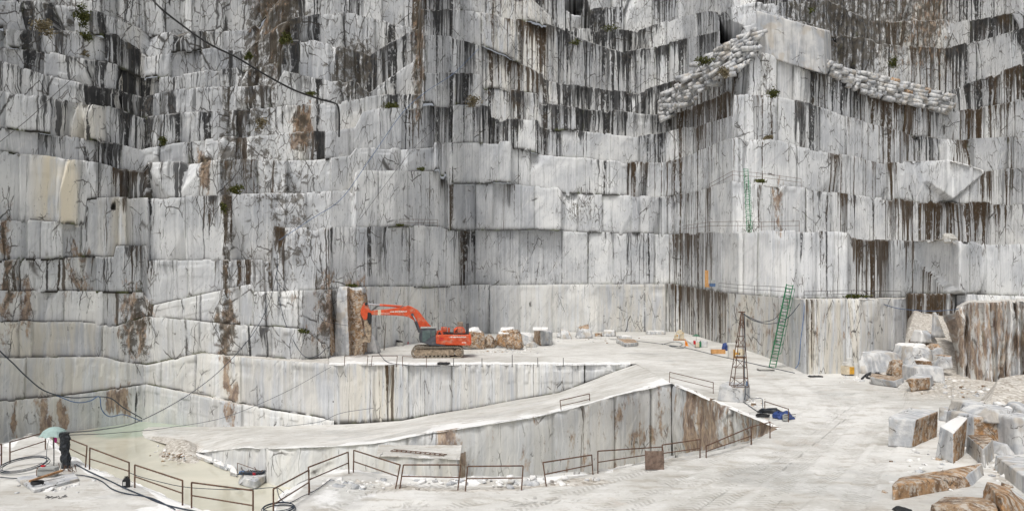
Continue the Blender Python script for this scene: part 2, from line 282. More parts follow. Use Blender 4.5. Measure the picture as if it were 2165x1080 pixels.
# ---------------------------------------------------------------- the cliff: benches traced row by row
X0,X1,DX=-300,2480,2.4
px=np.arange(X0,X1,DX); NC=len(px)
def L(*a): a=np.array(a,float).reshape(-1,2); return np.interp(px,a[:,0],a[:,1])
LINES=dict(
A=L(0,680,182,682,245,690,310,667,470,684,640,697,690,730,700,760),
B=L(0,613,250,616,300,618,320,646,470,612,530,600,536,617,680,612,780,605,930,605,975,603,1425,600,1450,605,1560,622,1700,633,1915,630,1918,618,2165,626),
C=L(0,548,240,540,245,517,308,517,312,549,560,549,575,549,578,477,722,478,930,480,945,486,1190,489,1415,497,1442,493,1504,492,1724,488,1728,486,1794,490,1800,500,1884,507,1940,512,2010,508,2080,516,2165,514),
D=L(0,466,180,471,185,420,300,416,465,412,615,409,745,405,750,361,928,362,932,372,945,373,946,386,1075,388,1180,397,1190,408,1262,412,1290,413,1415,415,1444,410,1549,383,1694,397,1804,412,1939,425,2094,430,2165,425),
E=L(0,320,180,340,250,356,300,360,310,345,536,336,540,336,670,336,740,330,752,314,870,313,916,312,918,301,1080,302,1084,318,1122,320,1157,327,1230,333,1317,343,1400,345,1444,330,1549,290,1629,295,1754,322,1879,347,1994,341,2079,362,2165,355),
F=L(0,270,160,290,245,302,300,315,360,303,415,297,610,281,750,272,765,240,800,229,870,229,917,224,1022,225,1036,226,1038,250,1137,255,1142,270,1240,280,1342,290,1440,275,1514,255,1552,245,1554,200,1629,202,1714,220,1874,272,1940,285,2009,295,2100,292,2165,285),
G=L(0,192,100,200,118,208,250,230,300,250,415,237,500,232,610,220,720,215,780,205,890,195,893,151,1017,154,1020,183,1137,195,1140,215,1230,228,1382,242,1440,235,1548,190,1552,125,1604,112,1744,152,1880,215,2000,240,2165,210),
H=L(0,127,120,165,245,190,300,205,350,192,430,182,585,182,600,150,700,172,745,170,780,190,890,120,893,75,950,78,1012,95,1092,130,1147,155,1150,168,1277,188,1347,195,1440,165,1540,110,1598,70,1600,22,1744,62,1748,134,1850,160,2000,195,2010,190,2165,135),
I=L(0,100,120,112,245,135,300,165,425,150,540,140,590,130,600,90,665,85,720,102,780,116,885,60,890,18,1000,22,1122,47,1172,55,1212,75,1317,110,1444,85,1500,70,1596,50,1600,20,1744,60,1750,70,1900,95,2000,100,2008,100,2165,60),
J=L(0,60,130,65,245,75,310,117,450,100,520,110,600,42,720,25,800,38,880,58,890,-10,1122,-5,1190,60,1247,60,1344,65,1444,30,1600,8,1750,0,1840,45,2000,40,2009,50,2165,20),
K=L(0,0,130,10,200,20,310,65,525,65,600,-20,1190,-30,1195,-10,1240,-10,1247,20,1320,15,1330,-15,1600,-25,2165,-20),
Lx=L(0,-70,310,-30,600,-80,2165,-80), Mx=L(0,-190,2165,-190), Nx=L(0,-360,2165,-360))
dB=L(-300,54,0,70,305,84,640,86,700,92,780,98,850,108,972,126,976,139,1200,147,1425,148,1440,146,1500,120,1560,102,1640,82,1700,68,1820,69,1912,77,1920,104,2165,104,2480,100)
dC=L(-300,54,0,71,200,79,305,85,340,85,700,94,890,108,930,114,942,118,972,134,980,146,1100,150,1420,152,1444,146,1500,112,1512,104,1600,100,1724,99,1726,97,1792,96,1800,112,1930,122,1975,112,2010,104,2070,114,2165,108,2480,92)
dU=L(-300,54,0,71,200,79,305,86,340,86,700,95,890,108,930,114,942,118,950,121,1100,134,1250,145,1400,152,1444,146,1549,113,1600,113,1700,118,1950,138,2005,143,2165,124,2480,100)
def prot(a,b,m): return -m*sst(a-2,a+2,px)*sst(b+2,b-2,px)
SETB=dict(C=0,D=2.2,E=4.6,F=7,G=9.4,H=11.6,I=14,J=16.2,K=18.5,Lx=20,Mx=23,Nx=27)
EXTRA=dict(
D=prot(946,1188,4)+prot(750,928,2)+prot(1290,1410,1.5),
E=prot(918,1082,6)+prot(1850,1999,0)-3.5*np.exp(-((px-2006)/38)**2),
F=prot(917,1022,5)+prot(1038,1137,3),G=prot(893,1017,6)+prot(1555,1744,1),H=prot(1598,1746,4.5)+prot(893,1000,4),I=prot(893,1100,3),J=0,K=0)
# weathering marks: (x,y,rx,ry, dens,brown,cream,rough,rust)
MARKS=[(562,60,42,105,.5,.6,0,1.,.4),(600,10,40,60,.5,.6,0,.8,.3),(745,150,45,60,.35,0,0,1,.05),(884,120,14,150,.6,1,0,1,.7),(1090,90,80,140,.32,.6,.35,0,0),(1270,150,140,120,.42,.1,.1,0,0),
(1320,230,120,50,.45,.1,0,0,0),(1210,250,90,35,.4,0,0,0,0),(940,270,26,50,.55,0,0,0,0),(940,345,24,60,.9,.0,0,0,0),(1065,270,34,26,.75,0,0,.1,0),(1005,210,110,60,.25,0,0,0,0),(1150,285,14,40,.6,.2,0,0,0),
(1395,380,60,40,.2,1,0,0,0),(1436,450,22,180,.4,.9,0,.1,0),(1460,560,50,60,.5,.5,0,.2,0),(1450,660,40,70,.45,.3,.1,0,0),(1500,670,60,80,.75,.35,.1,0,0),(975,540,16,70,.6,.2,0,0,0),(952,430,14,60,.55,.5,0,0,0),(1076,440,7,60,.6,.6,0,0,0),
(1750,70,110,80,.45,.15,0,1,.1),(1930,60,90,120,.38,.5,.2,.4,.25),(1960,40,40,50,.2,1,.3,.2,.5),(1980,130,50,40,.5,.2,0,0,.1),(2110,50,60,30,.35,.3,0,0,0),(2130,190,60,50,.3,.5,0,0,0),(2100,300,90,60,.25,.9,0,0,0),
(2035,325,24,40,.75,1,0,0,0),(1505,190,60,60,.35,.5,0,.1,0),(1490,300,60,60,.2,.8,0,0,0),(1758,345,13,36,1.2,1,0,0,0),(1790,440,9,50,.8,1,0,0,0),(1886,385,13,40,1.4,.5,0,0,0),(1900,465,18,50,1.1,.5,0,.2,0),(1950,460,14,42,.9,1,0,0,0),
(2000,560,140,60,.28,.8,0,0,0),(1880,550,80,60,.28,.8,0,0,0),(2010,460,70,50,.25,1,0,0,0),(2100,390,60,60,.2,1,0,0,0),(1497,450,7,50,.7,.6,0,0,0),(1648,440,10,60,.3,1,0,.2,.8),(1965,640,60,40,1.3,.6,0,0,.05),
(1620,165,14,60,.2,.4,0,.8,.1),(1730,190,20,40,.5,.3,0,.2,0),(1900,230,80,40,.3,.8,0,0,0),(2090,470,40,50,.35,1,0,0,0),(1560,340,120,100,.05,.9,0,0,0),(1850,330,80,60,.15,.9,0,0,0),
(430,360,14,45,0,1,.2,.8,1.1),(635,270,26,55,.1,1,.3,.6,1.),(478,450,11,240,.2,.5,0,.9,.25),(530,250,60,90,.1,.3,0,.45,.05),(560,380,110,70,.05,.3,0,.42,.05),(620,480,50,90,.0,.5,0,.5,.15),(560,560,90,60,.05,.3,0,.35,.0),
(690,660,22,90,.2,.9,0,.8,.7),(480,690,26,70,.1,1,0,.9,.7),(285,680,34,90,.1,1,0,.9,.7),(600,640,60,40,.0,.5,0,.35,.2),(650,710,24,30,0,.5,0,.5,.5),(15,560,14,160,0,1,.1,.8,.9),(55,640,20,60,0,1,.1,.4,.9),(160,570,36,60,0,.6,.2,.5,.6),
(748,660,22,75,0,1,.2,.6,1.4),(95,880,18,50,0,1,.2,.1,1.),(132,880,10,40,0,1,.2,0,1.1),(235,850,12,30,0,1,.1,0,1.),(262,850,16,36,0,1,.1,.1,1.),(30,880,10,50,0,1,.1,.1,.8),(485,840,14,70,0,1,.1,.1,.9),(470,780,12,40,0,1,.1,.1,.6),
(125,395,42,60,-.3,0,1.1,-.2,0),(60,390,70,80,-.25,0,.0,-.3,0),(180,240,60,40,-.1,0,.45,-.2,0),(280,170,36,40,0,0,.8,-.2,0),(255,440,40,60,.1,.4,.5,0,0),(230,200,90,26,.35,0,0,-.2,0),(200,310,50,26,.35,0,0,-.1,0),(250,380,60,30,.35,0,0,0,0),(280,60,30,50,.1,0,.2,.2,0),
(130,20,60,60,0,0,0,.3,0),(420,30,110,40,-.2,0,0,0,0),(350,240,90,30,.25,0,0,0,0),(120,140,120,24,.15,0,0,-.2,0),(300,600,8,260,.2,.2,0,.2,0),
(1000,340,60,36,-.45,0,0,-.3,0),(1010,430,60,45,-.5,0,0,-.3,0),(1130,440,60,45,-.5,0,0,-.3,0),(1280,310,60,40,-.3,0,0,-.2,0),(1230,440,40,40,.2,.2,0,.5,0),(1200,370,60,40,-.35,0,0,-.3,0),(1660,90,80,60,-.7,0,0,-.6,0),(1660,180,60,40,-.3,0,.1,-.3,0),(1600,550,90,60,-.3,0,.1,-.2,0),
(840,430,90,60,-.2,.2,0,.1,0),(2020,390,50,40,-.3,0,0,-.2,0),(2110,130,60,30,-.4,0,0,-.2,0),(1260,650,190,50,-.25,.2,.1,-.1,0),(870,660,90,60,-.1,.4,.15,.1,.1),(1590,700,80,70,-.1,.8,.35,.1,.35),(1715,700,20,60,.6,1,.2,.4,.1),(1780,690,90,60,-.1,.7,.4,.1,.25),(1350,660,60,50,.15,.4,.2,.2,0),
(100,720,150,50,-.2,0,.3,-.1,0),(150,800,160,50,-.3,0,.25,-.2,0),(540,800,200,50,-.25,.3,.15,-.1,0),(780,830,70,60,.12,.5,.3,0,0),(820,830,10,60,.45,.4,.2,0,0),(640,830,14,50,.4,.5,0,.1,0),(1060,810,140,40,-.2,.3,.15,0,0)]
def marks(PX,PY):
    a=np.zeros(PX.shape+(5,))
    wx=fbm(PX*.03,PY*.012,3.3,3)*12; wy=fbm(PX*.02,PY*.02,7.7,3)*12
    for (x,y,rx,ry,*w) in MARKS:
        e=np.exp(-(np.abs((PX+wx-x)/rx)**3+np.abs((PY+wy-y)/ry)**3))
        a+=e[...,None]*np.array(w)
    return a
FACETS=[(1952,384,2006,425,2078,366,341,1.1),(1930,545,2018,625,2078,612,509,1.8)]
CAVES=[([(1522,40),(1572,60),(1560,78),(1530,97),(1522,92)],14),([(1194,-20),(1236,-20),(1230,30),(1215,34),(1196,20)],12),([(236,428),(243,428),(243,442),(234,442)],2.5)]
def inpoly(x,y,poly):
    c=np.zeros(x.shape,bool); n=len(poly)
    for i in range(n):
        xa,ya=poly[i]; xb,yb=poly[i-1]
        t=((ya>y)!=(yb>y))&(x<(xb-xa)*(y-ya)/((yb-ya) or 1e-9)+xa); c^=t
    return c
def bench(name,idn,ytop,zbot,D,wmin,wmax,amp,base_dens,label=None,mask=None,ext=0.,jag=1.2,marksf=marks,base_rust=0.,base_rough=0.,base_cream=0.,base_brown=0.,lip=1.,step=5.,cols=None,crush=1.):
    """one cut face: columns along the wall, blocks of uneven width standing proud or set back"""
    X=px if cols is None else cols; nc=len(X)
    r=np.random.default_rng(idn*13+5)
    bs=[X[0]-10]
    while bs[-1]<X[-1]: bs.append(bs[-1]+r.uniform(wmin,wmax)*(1 if r.random()<.8 else .45))
    bs=np.array(bs); bi=np.searchsorted(bs,X)-1
    off=r.normal(0,amp,len(bs))[bi]; til=r.normal(0,.03*amp+.01,len(bs))[bi]; skew=r.normal(0,.5,len(bs))[bi]; jy=r.normal(0,jag,len(bs))[bi]; bc=r.uniform(0,1,len(bs))[bi]; blkd=r.choice([-.42,-.25,-.05,.08,.2,.34],len(bs),p=[.2,.17,.18,.2,.15,.1])[bi]
    mid=((bs[:-1]+bs[1:])/2)[np.clip(bi,0,len(bs)-2)]; wd=(bs[1:]-bs[:-1])[np.clip(bi,0,len(bs)-2)]
    q=(X-mid)/wd
    Dm=D+off+skew*q*amp
    nb=np.cumsum(r.random(nc)<.22); stp=r.normal(0,1,nb.max()+1)[nb]
    yt=ytop+jy+fbm(X*.02,idn*3.1,0,2)*jag+stp*jag*.35+np.maximum(0,vn(nb*1.7,idn*1.)-.55)*9*jag
    ztop=CZ-(yt-H0)/F*Dm
    ztop=np.maximum(ztop,zbot+.02)
    hpx=np.max((ztop-zbot)/np.maximum(Dm,1)*F); nr=max(3,int(hpx/step))
    t=np.linspace(0,1,nr+1)[:,None]
    Z=(zbot-ext)*(1-t)+ztop*t
    h=ztop-Z; XX=np.broadcast_to(X,Z.shape)
    Du=np.interp(X,px,dU); u0=np.concatenate([[0],np.cumsum(np.hypot(np.diff((X-CX)/F*Du),np.diff(Du)).clip(0,3))])
    U=np.broadcast_to(u0,Z.shape)
    PY=H0-(Z-CZ)*F/D; mk=marksf(XX,PY)
    ym=np.broadcast_to((PY[0]*.4+PY[-1]*.6)[None],PY.shape); xm=XX*.7+np.broadcast_to(mid,XX.shape)*.3
    mk2=marksf(xm,ym+0*PY); mk[...,0:3]=np.where(mk2[...,0:3]>0,mk2[...,0:3]*1.15,mk[...,0:3]*.5+mk2[...,0:3]*.5)
    rough=np.clip(base_rough+mk[...,3],0,1.3)
    edge=np.minimum(X-bs[bi],np.append(bs,bs[-1]+50)[bi+1]-X)          # px to nearest joint
    jn=np.exp(-(edge/1.1)**2)*(.1+.9*(r.uniform(0,1,len(bs))[bi]))
    wander=vn(U*.8,Z*.5,idn)
    Y=Dm+til*h+ (.022+.02*sst(75,110,Dm))*fbm(U*.5,Z*.5,idn,5) + np.clip(rough-.36,0,1)*(1.3*fbm(U*.35,Z*.22,idn+3.,6,.6)-.8*np.abs(fbm(U*1.1,Z*.6,idn+8.,4)))
    Y=Y+jn*(.12+.35*np.abs(wander))
    Y=Y+np.exp(-h/.12)*.10+.05*np.round(2*vn(nb*1.3,np.round(h*.7),idn))*(h<2)      # chipped lip
    tq=(Z-zbot)/np.maximum(ztop-zbot,.1)
    for _ in range(2):      # corners split off along slanting planes
        nbk=len(bs); pr=r.random(nbk)<.2; sx=r.choice([-1,1],nbk); sy=r.choice([-1,1],nbk,p=[.6,.4]); cc=r.uniform(.25,.8,nbk); ga=r.uniform(.6,1.8,nbk)*amp*3.
        Y=Y+pr[bi]*np.maximum(0,sx[bi]*q*1.2+sy[bi]*(tq-.5)-cc[bi]*.8)*ga[bi]
    fct=0*Y
    for (ax,ay,bx,by,cx_,cy_,yt_,pr) in FACETS:
        if not (ytop[np.argmin(abs(X-bx))]-12<yt_<ytop[np.argmin(abs(X-bx))]+12): continue
        lo=np.interp(XX,[ax,bx,cx_],[ay,by,cy_]); ins=(XX>ax)&(XX<cx_)&(PY<lo); qq=np.where(XX<bx,(XX-ax)/(bx-ax),(cx_-XX)/(cx_-bx))
        fct=np.where(ins,qq*pr+.5,fct)
    Y=Y-fct; cv=0*Y
    for poly,dd in CAVES: cv=cv+inpoly(XX,PY,poly)*dd
    Y=Y+cv
    Xw=(XX-CX)/F*(D+off*0)*1.0 + 0*Y
    Xw=(XX-CX)/F*Y
    V=np.stack([Xw,Y,Z],-1)
    # pull the block sides upright: x from the un-roughened depth so joints stay vertical in plan
    V[...,0]=(XX-CX)/F*(Dm+cv)
    ok=(ztop-zbot>.12)
    if mask is not None: ok=ok&mask
    idx=np.arange((nr+1)*nc).reshape(nr+1,nc)
    f=np.stack([idx[:-1,:-1],idx[:-1,1:],idx[1:,1:],idx[1:,:-1]],-1); keep=(ok[:-1]&ok[1:])
    f=f[:,keep].reshape(-1,4)
    mk[...,0]=np.where(fct>0,-.7,mk[...,0]); mk[...,1]*=(fct==0)
    dens=np.clip(base_dens+mk[...,0]+.15*fbm(XX*.03,idn*1.7,2.,2)+np.broadcast_to(blkd,XX.shape)*sst(.25,.45,base_dens)+.15*fbm(XX*.006,PY*.02,idn+2.,2),0,1)
    wc=np.stack([U,h,np.full(Z.shape,float(idn))],-1); st=np.stack([dens,np.clip(base_brown+mk[...,1],0,1),np.clip(base_cream+mk[...,2],0,1)],-1)
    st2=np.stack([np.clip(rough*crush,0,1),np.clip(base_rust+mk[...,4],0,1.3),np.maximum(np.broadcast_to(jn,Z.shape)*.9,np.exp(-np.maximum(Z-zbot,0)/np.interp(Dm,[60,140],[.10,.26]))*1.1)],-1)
    if len(f)==0: return ztop,Dm,None
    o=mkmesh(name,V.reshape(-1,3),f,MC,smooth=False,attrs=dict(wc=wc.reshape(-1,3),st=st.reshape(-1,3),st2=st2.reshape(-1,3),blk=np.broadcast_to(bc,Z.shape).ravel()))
    tag(o,label,None,None,'structure'); return ztop,Y[-1],o
def ledge(z,Da,Db,mask=None,name='ledge',cols=None):
    X=px if cols is None else cols; nc=len(X); m=4; t=np.linspace(0,1,m+1)[:,None]
    Y=Da+(np.maximum(Db,Da+.05)-Da+.6)*t; V=np.stack([(X-CX)/F*(Da+0*Y)+(X-CX)/F*(Y-Da),Y,np.broadcast_to(z,Y.shape)-.05+.06*np.sin(t*3.1)*(fbm(np.broadcast_to(X,Y.shape)*.09,t*4,2.)-.6)],-1)
    idx=np.arange((m+1)*nc).reshape(m+1,nc); f=np.stack([idx[:-1,:-1],idx[:-1,1:],idx[1:,1:],idx[1:,:-1]],-1)
    if mask is not None: f=f[:,(mask[:-1]&mask[1:])]
    f=f.reshape(-1,4)
    return tag(mkmesh(name,V.reshape(-1,3),f,MG,attrs=dict(wht=np.full(V.shape[0]*nc,.45),grv=np.full(V.shape[0]*nc,.5))),kind='structure')
POOL=-6.7
# pit benches left: lowest face P above the pool, then Q
dP=L(-300,52,0,69,305,81.6,450,77.5,700,77.8,720,77.8)
yP=L(-300,872,0,848,100,840,310,812,400,832,560,865,700,888)
dQ=L(-300,52.6,0,69.8,305,82.4,460,79.2,700,78.3,1345,78.3)
yQ=L(-300,757,220,756,250,764,310,772,425,747,625,765,700,770)
mL=(px<=706)
zP,DP_,_=bench('cliff',3,yP,np.full(NC,POOL-.4),dP,110,240,.10,.12,mask=mL,ext=.6,base_cream=.22,base_rust=.05,jag=1.)
ledge(zP,DP_,dQ,mL)
# Q spans the left wall and the face under the excavator terrace, down to the ramp
RB=[(700,893,77.8),(850,888,78.3),(1000,862,78.3),(1180,830,78.3),(1345,768,78.8)]      # back foot of the ramp
zrb=L(*[v for x,y,d in RB for v in (x,CZ-(y-H0)/F*d)])
zQb=np.where(px<=700,zP,zrb)
yQ2=np.where(px<=700,yQ,np.interp(px,[700,1345,1360],[H0+F*CZ/78.3]*2+[H0+F*CZ/78.3]))
mQ=(px<=1352)
zQ,DQ_,_=bench('cliff',5,yQ2,zQb,dQ,70,220,.10,.22,mask=mQ,ext=.5,base_cream=.15,base_brown=.3,jag=.6)
# rows A and B above
zA0=np.where(px<=700,zQ,-.2)
dA=np.where(px<=700,dQ+L(-300,.8,305,.8,430,2.,640,4.,700,8),dB)
ledge(np.where(px<=700,zQ,-.1),DQ_,dA,mL)
mA=(px<=702)
zA,DA_,_=bench('cliff',7,LINES['A'],zQ,dA,50,160,.25,.22,mask=mA,ext=.3,base_rough=.18,base_cream=.2)
dBx=np.where(px<=700,dA+L(-300,1,305,1,600,1.,700,1.),dB)
ledge(zA,DA_,dBx,mA)
zBb=np.where(px<=700,zA,-.3)
zB,DB_,_=bench('cliff',9,LINES['B'],zBb,dBx,40,110,.25,.26,ext=.4,base_rough=.12,base_cream=.12,base_brown=.25,jag=.5)
prev_z,prev_D=zB,DB_
prevd=dBx
DEP={}
keys=['C','D','E','F','G','H','I','J','K','Lx','Mx','Nx']
for i,k in enumerate(keys):
    base=dC if k=='C' else dU
    lft=L(-300,.35,305,.35,700,1.)      # the left wall is steeper
    Db_=np.maximum(base+SETB[k]*lft,prevd+.3); D=Db_+.5*EXTRA.get(k,0)
    y=LINES[k]
    top=i>=3
    ledge(prev_z,prev_D,D)
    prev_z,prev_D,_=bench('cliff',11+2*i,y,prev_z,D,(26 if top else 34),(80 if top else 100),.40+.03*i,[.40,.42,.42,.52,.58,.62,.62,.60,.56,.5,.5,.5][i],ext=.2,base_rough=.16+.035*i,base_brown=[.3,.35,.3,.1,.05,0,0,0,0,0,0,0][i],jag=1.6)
    prevd=Db_; DEP[k]=prev_D.copy()
dep=lambda k,x: float(np.interp(x,px,np.minimum(DEP[k],np.minimum(np.roll(DEP[k],8),np.roll(DEP[k],-8)))))
# brown weathered rock mass at the right
cb=np.arange(2012,2500,2.4)
def marksb(PX,PY): a=np.zeros(PX.shape+(5,)); a[...,4]=.6+.35*fbm(PX*.02,PY*.02,2.,3); a[...,1]=1; a[...,0]=.08; a[...,2]=.3; a[...,3]=.6+.35*sst(2080,2020,PX); return a
dbm=np.interp(cb,[2010,2019,2021,2050,2165,2500],[86,84,66.5,64,61.5,52])+.9*vn(cb*.11,1.); ybm=np.interp(cb,[2010,2019,2024,2040,2060,2165,2500],[690,668,656,644,640,637,640])+2.5*vn(cb*.15,4.)
zbm,Dbm,_=bench('cliff',61,ybm,np.full(len(cb),-.4),dbm,10,36,.8,.0,cols=cb,marksf=marksb,jag=1.,crush=.3)
ledge(zbm,Dbm,np.full(len(cb),106.),cols=cb)
# ---------------------------------------------------------------- ground sheets
def sheet(name,cols_,ynear,yfar,nr,zf,mat,attrf=None,m=None,rough=.05,power=1.):
    nc=len(cols_); t=np.linspace(0,1,nr+1)[:,None]**power
    YY=ynear+(yfar-ynear)*t; XX=np.broadcast_to(cols_,YY.shape)
    d=F*CZ/(YY-H0) if zf is None else None
    Xw=(XX-CX)/F*d; Z=np.zeros(d.shape)
    Z=Z+rough*fbm(Xw*.25,d*.25,1.,5)+rough*.35*fbm(Xw*1.6,d*1.6,5.,3)
    V=np.stack([Xw,d,Z],-1); idx=np.arange((nr+1)*nc).reshape(nr+1,nc)
    f=np.stack([idx[:-1,:-1],idx[:-1,1:],idx[1:,1:],idx[1:,:-1]],-1)
    if m is not None: f=f[:,(m[:-1]&m[1:])]
    at=attrf(XX,YY,Xw,d) if attrf else {}
    Z=Z+at.pop('dz',0); V[...,2]=Z
    return V,f.reshape(-1,4),at
RIM=np.array([(-300,1010),(0,937),(30,925),(62,914),(105,925),(150,958),(190,984),(272,1012),(350,1045),(440,1078),(520,1092),(570,1085),(592,1042),(640,1012),(680,996),(730,985),(780,992),(840,1001),(1000,1005),(1150,1002),(1250,995),(1400,966),(1530,942),(1600,922),(1650,905)],float)
paths=[[(1180,1200),(1420,1060),(1600,960),(1720,880),(1800,838),(1980,820),(2250,840)],[(1400,1200),(1560,1070),(1700,980),(1790,900),(1850,850),(2000,835)],[(1040,1130),(1300,1040),(1480,985),(1650,930),(1730,850),(1650,800),(1500,775)],[(1640,1200),(1700,1080),(1770,980),(1850,890)],[(700,1120),(820,1050),(1000,1045),(1200,1030)]]
def tracks(Xw,Yw):
    best=np.full(Xw.shape,9e9); ts=np.zeros(Xw.shape); tt=np.zeros(Xw.shape)
    for q in paths:
        w=np.array([PZ(a,b)[:2] for a,b in q]); 
        # smooth polyline
        k=np.linspace(0,len(w)-1,60); w=np.stack([np.interp(k,range(len(w)),w[:,0]),np.interp(k,range(len(w)),w[:,1])],1)
        for _ in range(6): w[1:-1]=(w[:-2]+w[1:-1]*2+w[2:])/4
        for offs in (-1.35,1.35):
            tg=np.gradient(w,axis=0); tg/=np.linalg.norm(tg,axis=1)[:,None]; c=w+offs*np.stack([-tg[:,1],tg[:,0]],1)
            ln=np.concatenate([[0],np.cumsum(np.linalg.norm(np.diff(c,axis=0),axis=1))])
            for i in range(len(c)-1):
                a=c[i]; b=c[i+1]; e=b-a; L2=e@e+1e-9
                sel=(np.abs(Xw-a[0])<5)&(np.abs(Yw-a[1])<5)
                if not sel.any(): continue
                X=Xw[sel]-a[0]; Yy=Yw[sel]-a[1]; t=np.clip((X*e[0]+Yy*e[1])/L2,0,1)
                s=(X*e[1]-Yy*e[0])/math.sqrt(L2); dd=np.hypot(X-t*e[0],Yy-t*e[1])
                bb=best[sel]; up=dd<bb
                v=ts[sel]; v[up]=s[up]; ts[sel]=v; v=tt[sel]; v[up]=(ln[i]+t*math.sqrt(L2))[up]; tt[sel]=v; bb[up]=dd[up]; best[sel]=bb
    tm=sst(.50,.38,best)
    return ts,tt,tm
def at_near(XX,YY,Xw,d):
    rimy=np.interp(XX,RIM[:,0],RIM[:,1]); e=(YY-rimy)
    w=np.where(XX<1300,np.exp(-(e/(16+9*vn(XX*.02,1.)))**2)*(.75+.5*vn(XX*.035,5.)),np.exp(-(e/5)**2)*.4)*.9*(XX<1655)
    w=w+.55*np.exp(-((XX-700)/170)**2-((YY-1050)/26)**2)+.5*np.exp(-((XX-380)/160)**2-((YY-1075)/20)**2)+.35*np.exp(-((XX-60)/90)**2-((YY-985)/30)**2)
    ts,tt,tm=tracks(Xw,d)
    g=.75*np.exp(-((XX-2020)/130)**2-((YY-800)/26)**2)+.45*np.exp(-((XX-1980)/200)**2-((YY-835)/24)**2)+.6*np.exp(-((XX-2130)/70)**2-((YY-1000)/40)**2)+.62*np.exp(-((YY-1022-12*np.sin(XX*.008))/9)**2)*sst(740,840,XX)*sst(1340,1200,XX)+.5*np.exp(-((XX-1235)/75)**2-((YY-1017)/8)**2)
    lip=-.12*np.exp(-np.abs(e)/3)*sst(1640,1600,XX)
    return dict(wht=w.ravel(),gt=np.stack([ts,tt,tm],-1).reshape(-1,3),grv=g.ravel(),dz=lip-.05*tm)
cg=np.arange(-600,2900,4.)
rimj=np.interp(cg,RIM[:,0],RIM[:,1])+fbm(cg*.05,1.,0,4)*4*(cg<1640)
basey=np.interp(cg,px,H0+F*CZ/(dB+1.5))
basey=np.where(cg>2012,np.interp(cg,[2012,2100,2900],[795,806,830]),basey)
far=np.where(cg<=1650,rimj,basey)
def cat(*q):
    n=0; Vs=[];fs=[]
    for V,f,a in q: Vs.append(V.reshape(-1,3)); fs.append(f+n); n+=len(Vs[-1])
    return np.concatenate(Vs),np.concatenate(fs),{k:np.concatenate([a[k] for V,f,a in q]) for k in q[0][2]}
k1=cg<=1652
V1,f1,a1=cat(sheet('ground',cg[k1],np.full(k1.sum(),1500.),np.where(cg<1650,rimj,905)[k1],150,None,MG,at_near,power=.8),sheet('ground',cg[cg>=1652],np.full((cg>=1652).sum(),1500.),basey[cg>=1652],170,None,MG,at_near,power=.8))
cm_=np.arange(696,1655,3.)
edgeE=np.interp(cm_,[696,1345,1420,1530,1650],[H0+F*CZ/78.2,H0+F*CZ/78.2,810,855,905]); edgeE=edgeE+fbm(cm_*.06,4.,0,4)*1.5*((cm_<1330)|(cm_>1425))*(cm_<1640)
def at_mid(XX,YY,Xw,d):
    e=np.interp(XX,cm_,edgeE)-YY
    w=np.exp(-(e/5)**2)*.9*((XX<1335)|(XX>1425))+.45*np.exp(-((XX-760)/90)**2-((YY-755)/9)**2)+.35*np.exp(-((XX-1200)/160)**2-((YY-712)/9)**2)
    ts,tt,tm=tracks(Xw,d)
    return dict(wht=w.ravel(),gt=np.stack([ts,tt,tm*.6],-1).reshape(-1,3),grv=(.55*np.exp(-((XX-960)/160)**2-((YY-742)/9)**2)).ravel(),dz=-.1*np.exp(-np.abs(e)/2)*((XX<1335)|(XX>1425)))
V2,f2,a2=sheet('ground',cm_,edgeE,np.interp(cm_,px,H0+F*CZ/(dB+1.5)),60,None,MG,at_mid)
n1=V1.reshape(-1,3).shape[0]
tag(mkmesh('ground',np.concatenate([V1.reshape(-1,3),V2.reshape(-1,3)]),np.concatenate([f1,f2+n1]),MG,smooth=True,attrs={k:np.concatenate([a1[k],a2[k]]) for k in a1}),kind='structure')
# pit: walls dropping from the near rim
def drop(name,pts,ztopf,zb,mat_idn,back=False,**kw): pass
# ramp between the back foot line and the front edge line
FE=[(300,935,None),(420,955,63.5),(520,946,57.),(580,948,54.),(700,944,52.),(790,938,51.),(830,932,50.5),(900,916,50.3),(980,904,50.5),(1130,882,52.5),(1200,866,54),(1300,838,57),(1360,824,59.5),(1420,810,61.)]
fe=np.array([P(x,y,d) for x,y,d in FE[1:]]); be=np.array([P(340,905,75.)]+[P(x,y,d) for x,y,d in RB])
fe=np.vstack([PZ(300,925,POOL-.05),fe]); 
def resam(a,n,key): k=np.linspace(0,1,n); return np.stack([np.interp(k,key,a[:,i]) for i in range(3)],1)
kf=np.array([0]+[x for x,_,_ in FE[1:]],float); kf=(kf-300)/(1420-300); kf[0]=0
kb=np.array([300,700,850,1000,1180,1345],float); kb=(kb-300)/1045
be=np.vstack([P(270,903,78)*np.array([1,1,1]),be[1:]]); be[0,2]=POOL-.05; be[1,2]=min(be[1,2],POOL+.25)
nR,mR=300,60
fr=resam(fe,nR,kf); br=resam(be,nR,kb); t=np.linspace(0,1,mR+1)[None,:,None]
RV=fr[:,None]*(1-t)+br[:,None]*t
q=np.linspace(0,1,nR)[:,None]+0*t[...,0]; tt_=t[...,0]+0*q
RV[...,2]+=.10*fbm(RV[...,0]*.25,RV[...,1]*.4,3.,4)*np.minimum(1,np.minimum(q,1-q)*20)
RV[...,1]+=(.18*fbm(q*60,2.,0,4)*(tt_==0))
idx=np.arange(nR*(mR+1)).reshape(nR,mR+1); fq=np.stack([idx[:-1,:-1],idx[1:,:-1],idx[1:,1:],idx[:-1,1:]],-1).reshape(-1,4)
wr=(np.exp(-(tt_/(.14+.11*vn(q*14,2.)))**2)*(.7+.5*vn(q*30,9.))*(q>.1)+.28*np.exp(-((tt_-.45)/.3)**2)*(q>.3))
gr_=(.9*np.exp(-((q-.07)/.06)**2-((tt_-.15)/.3)**2))
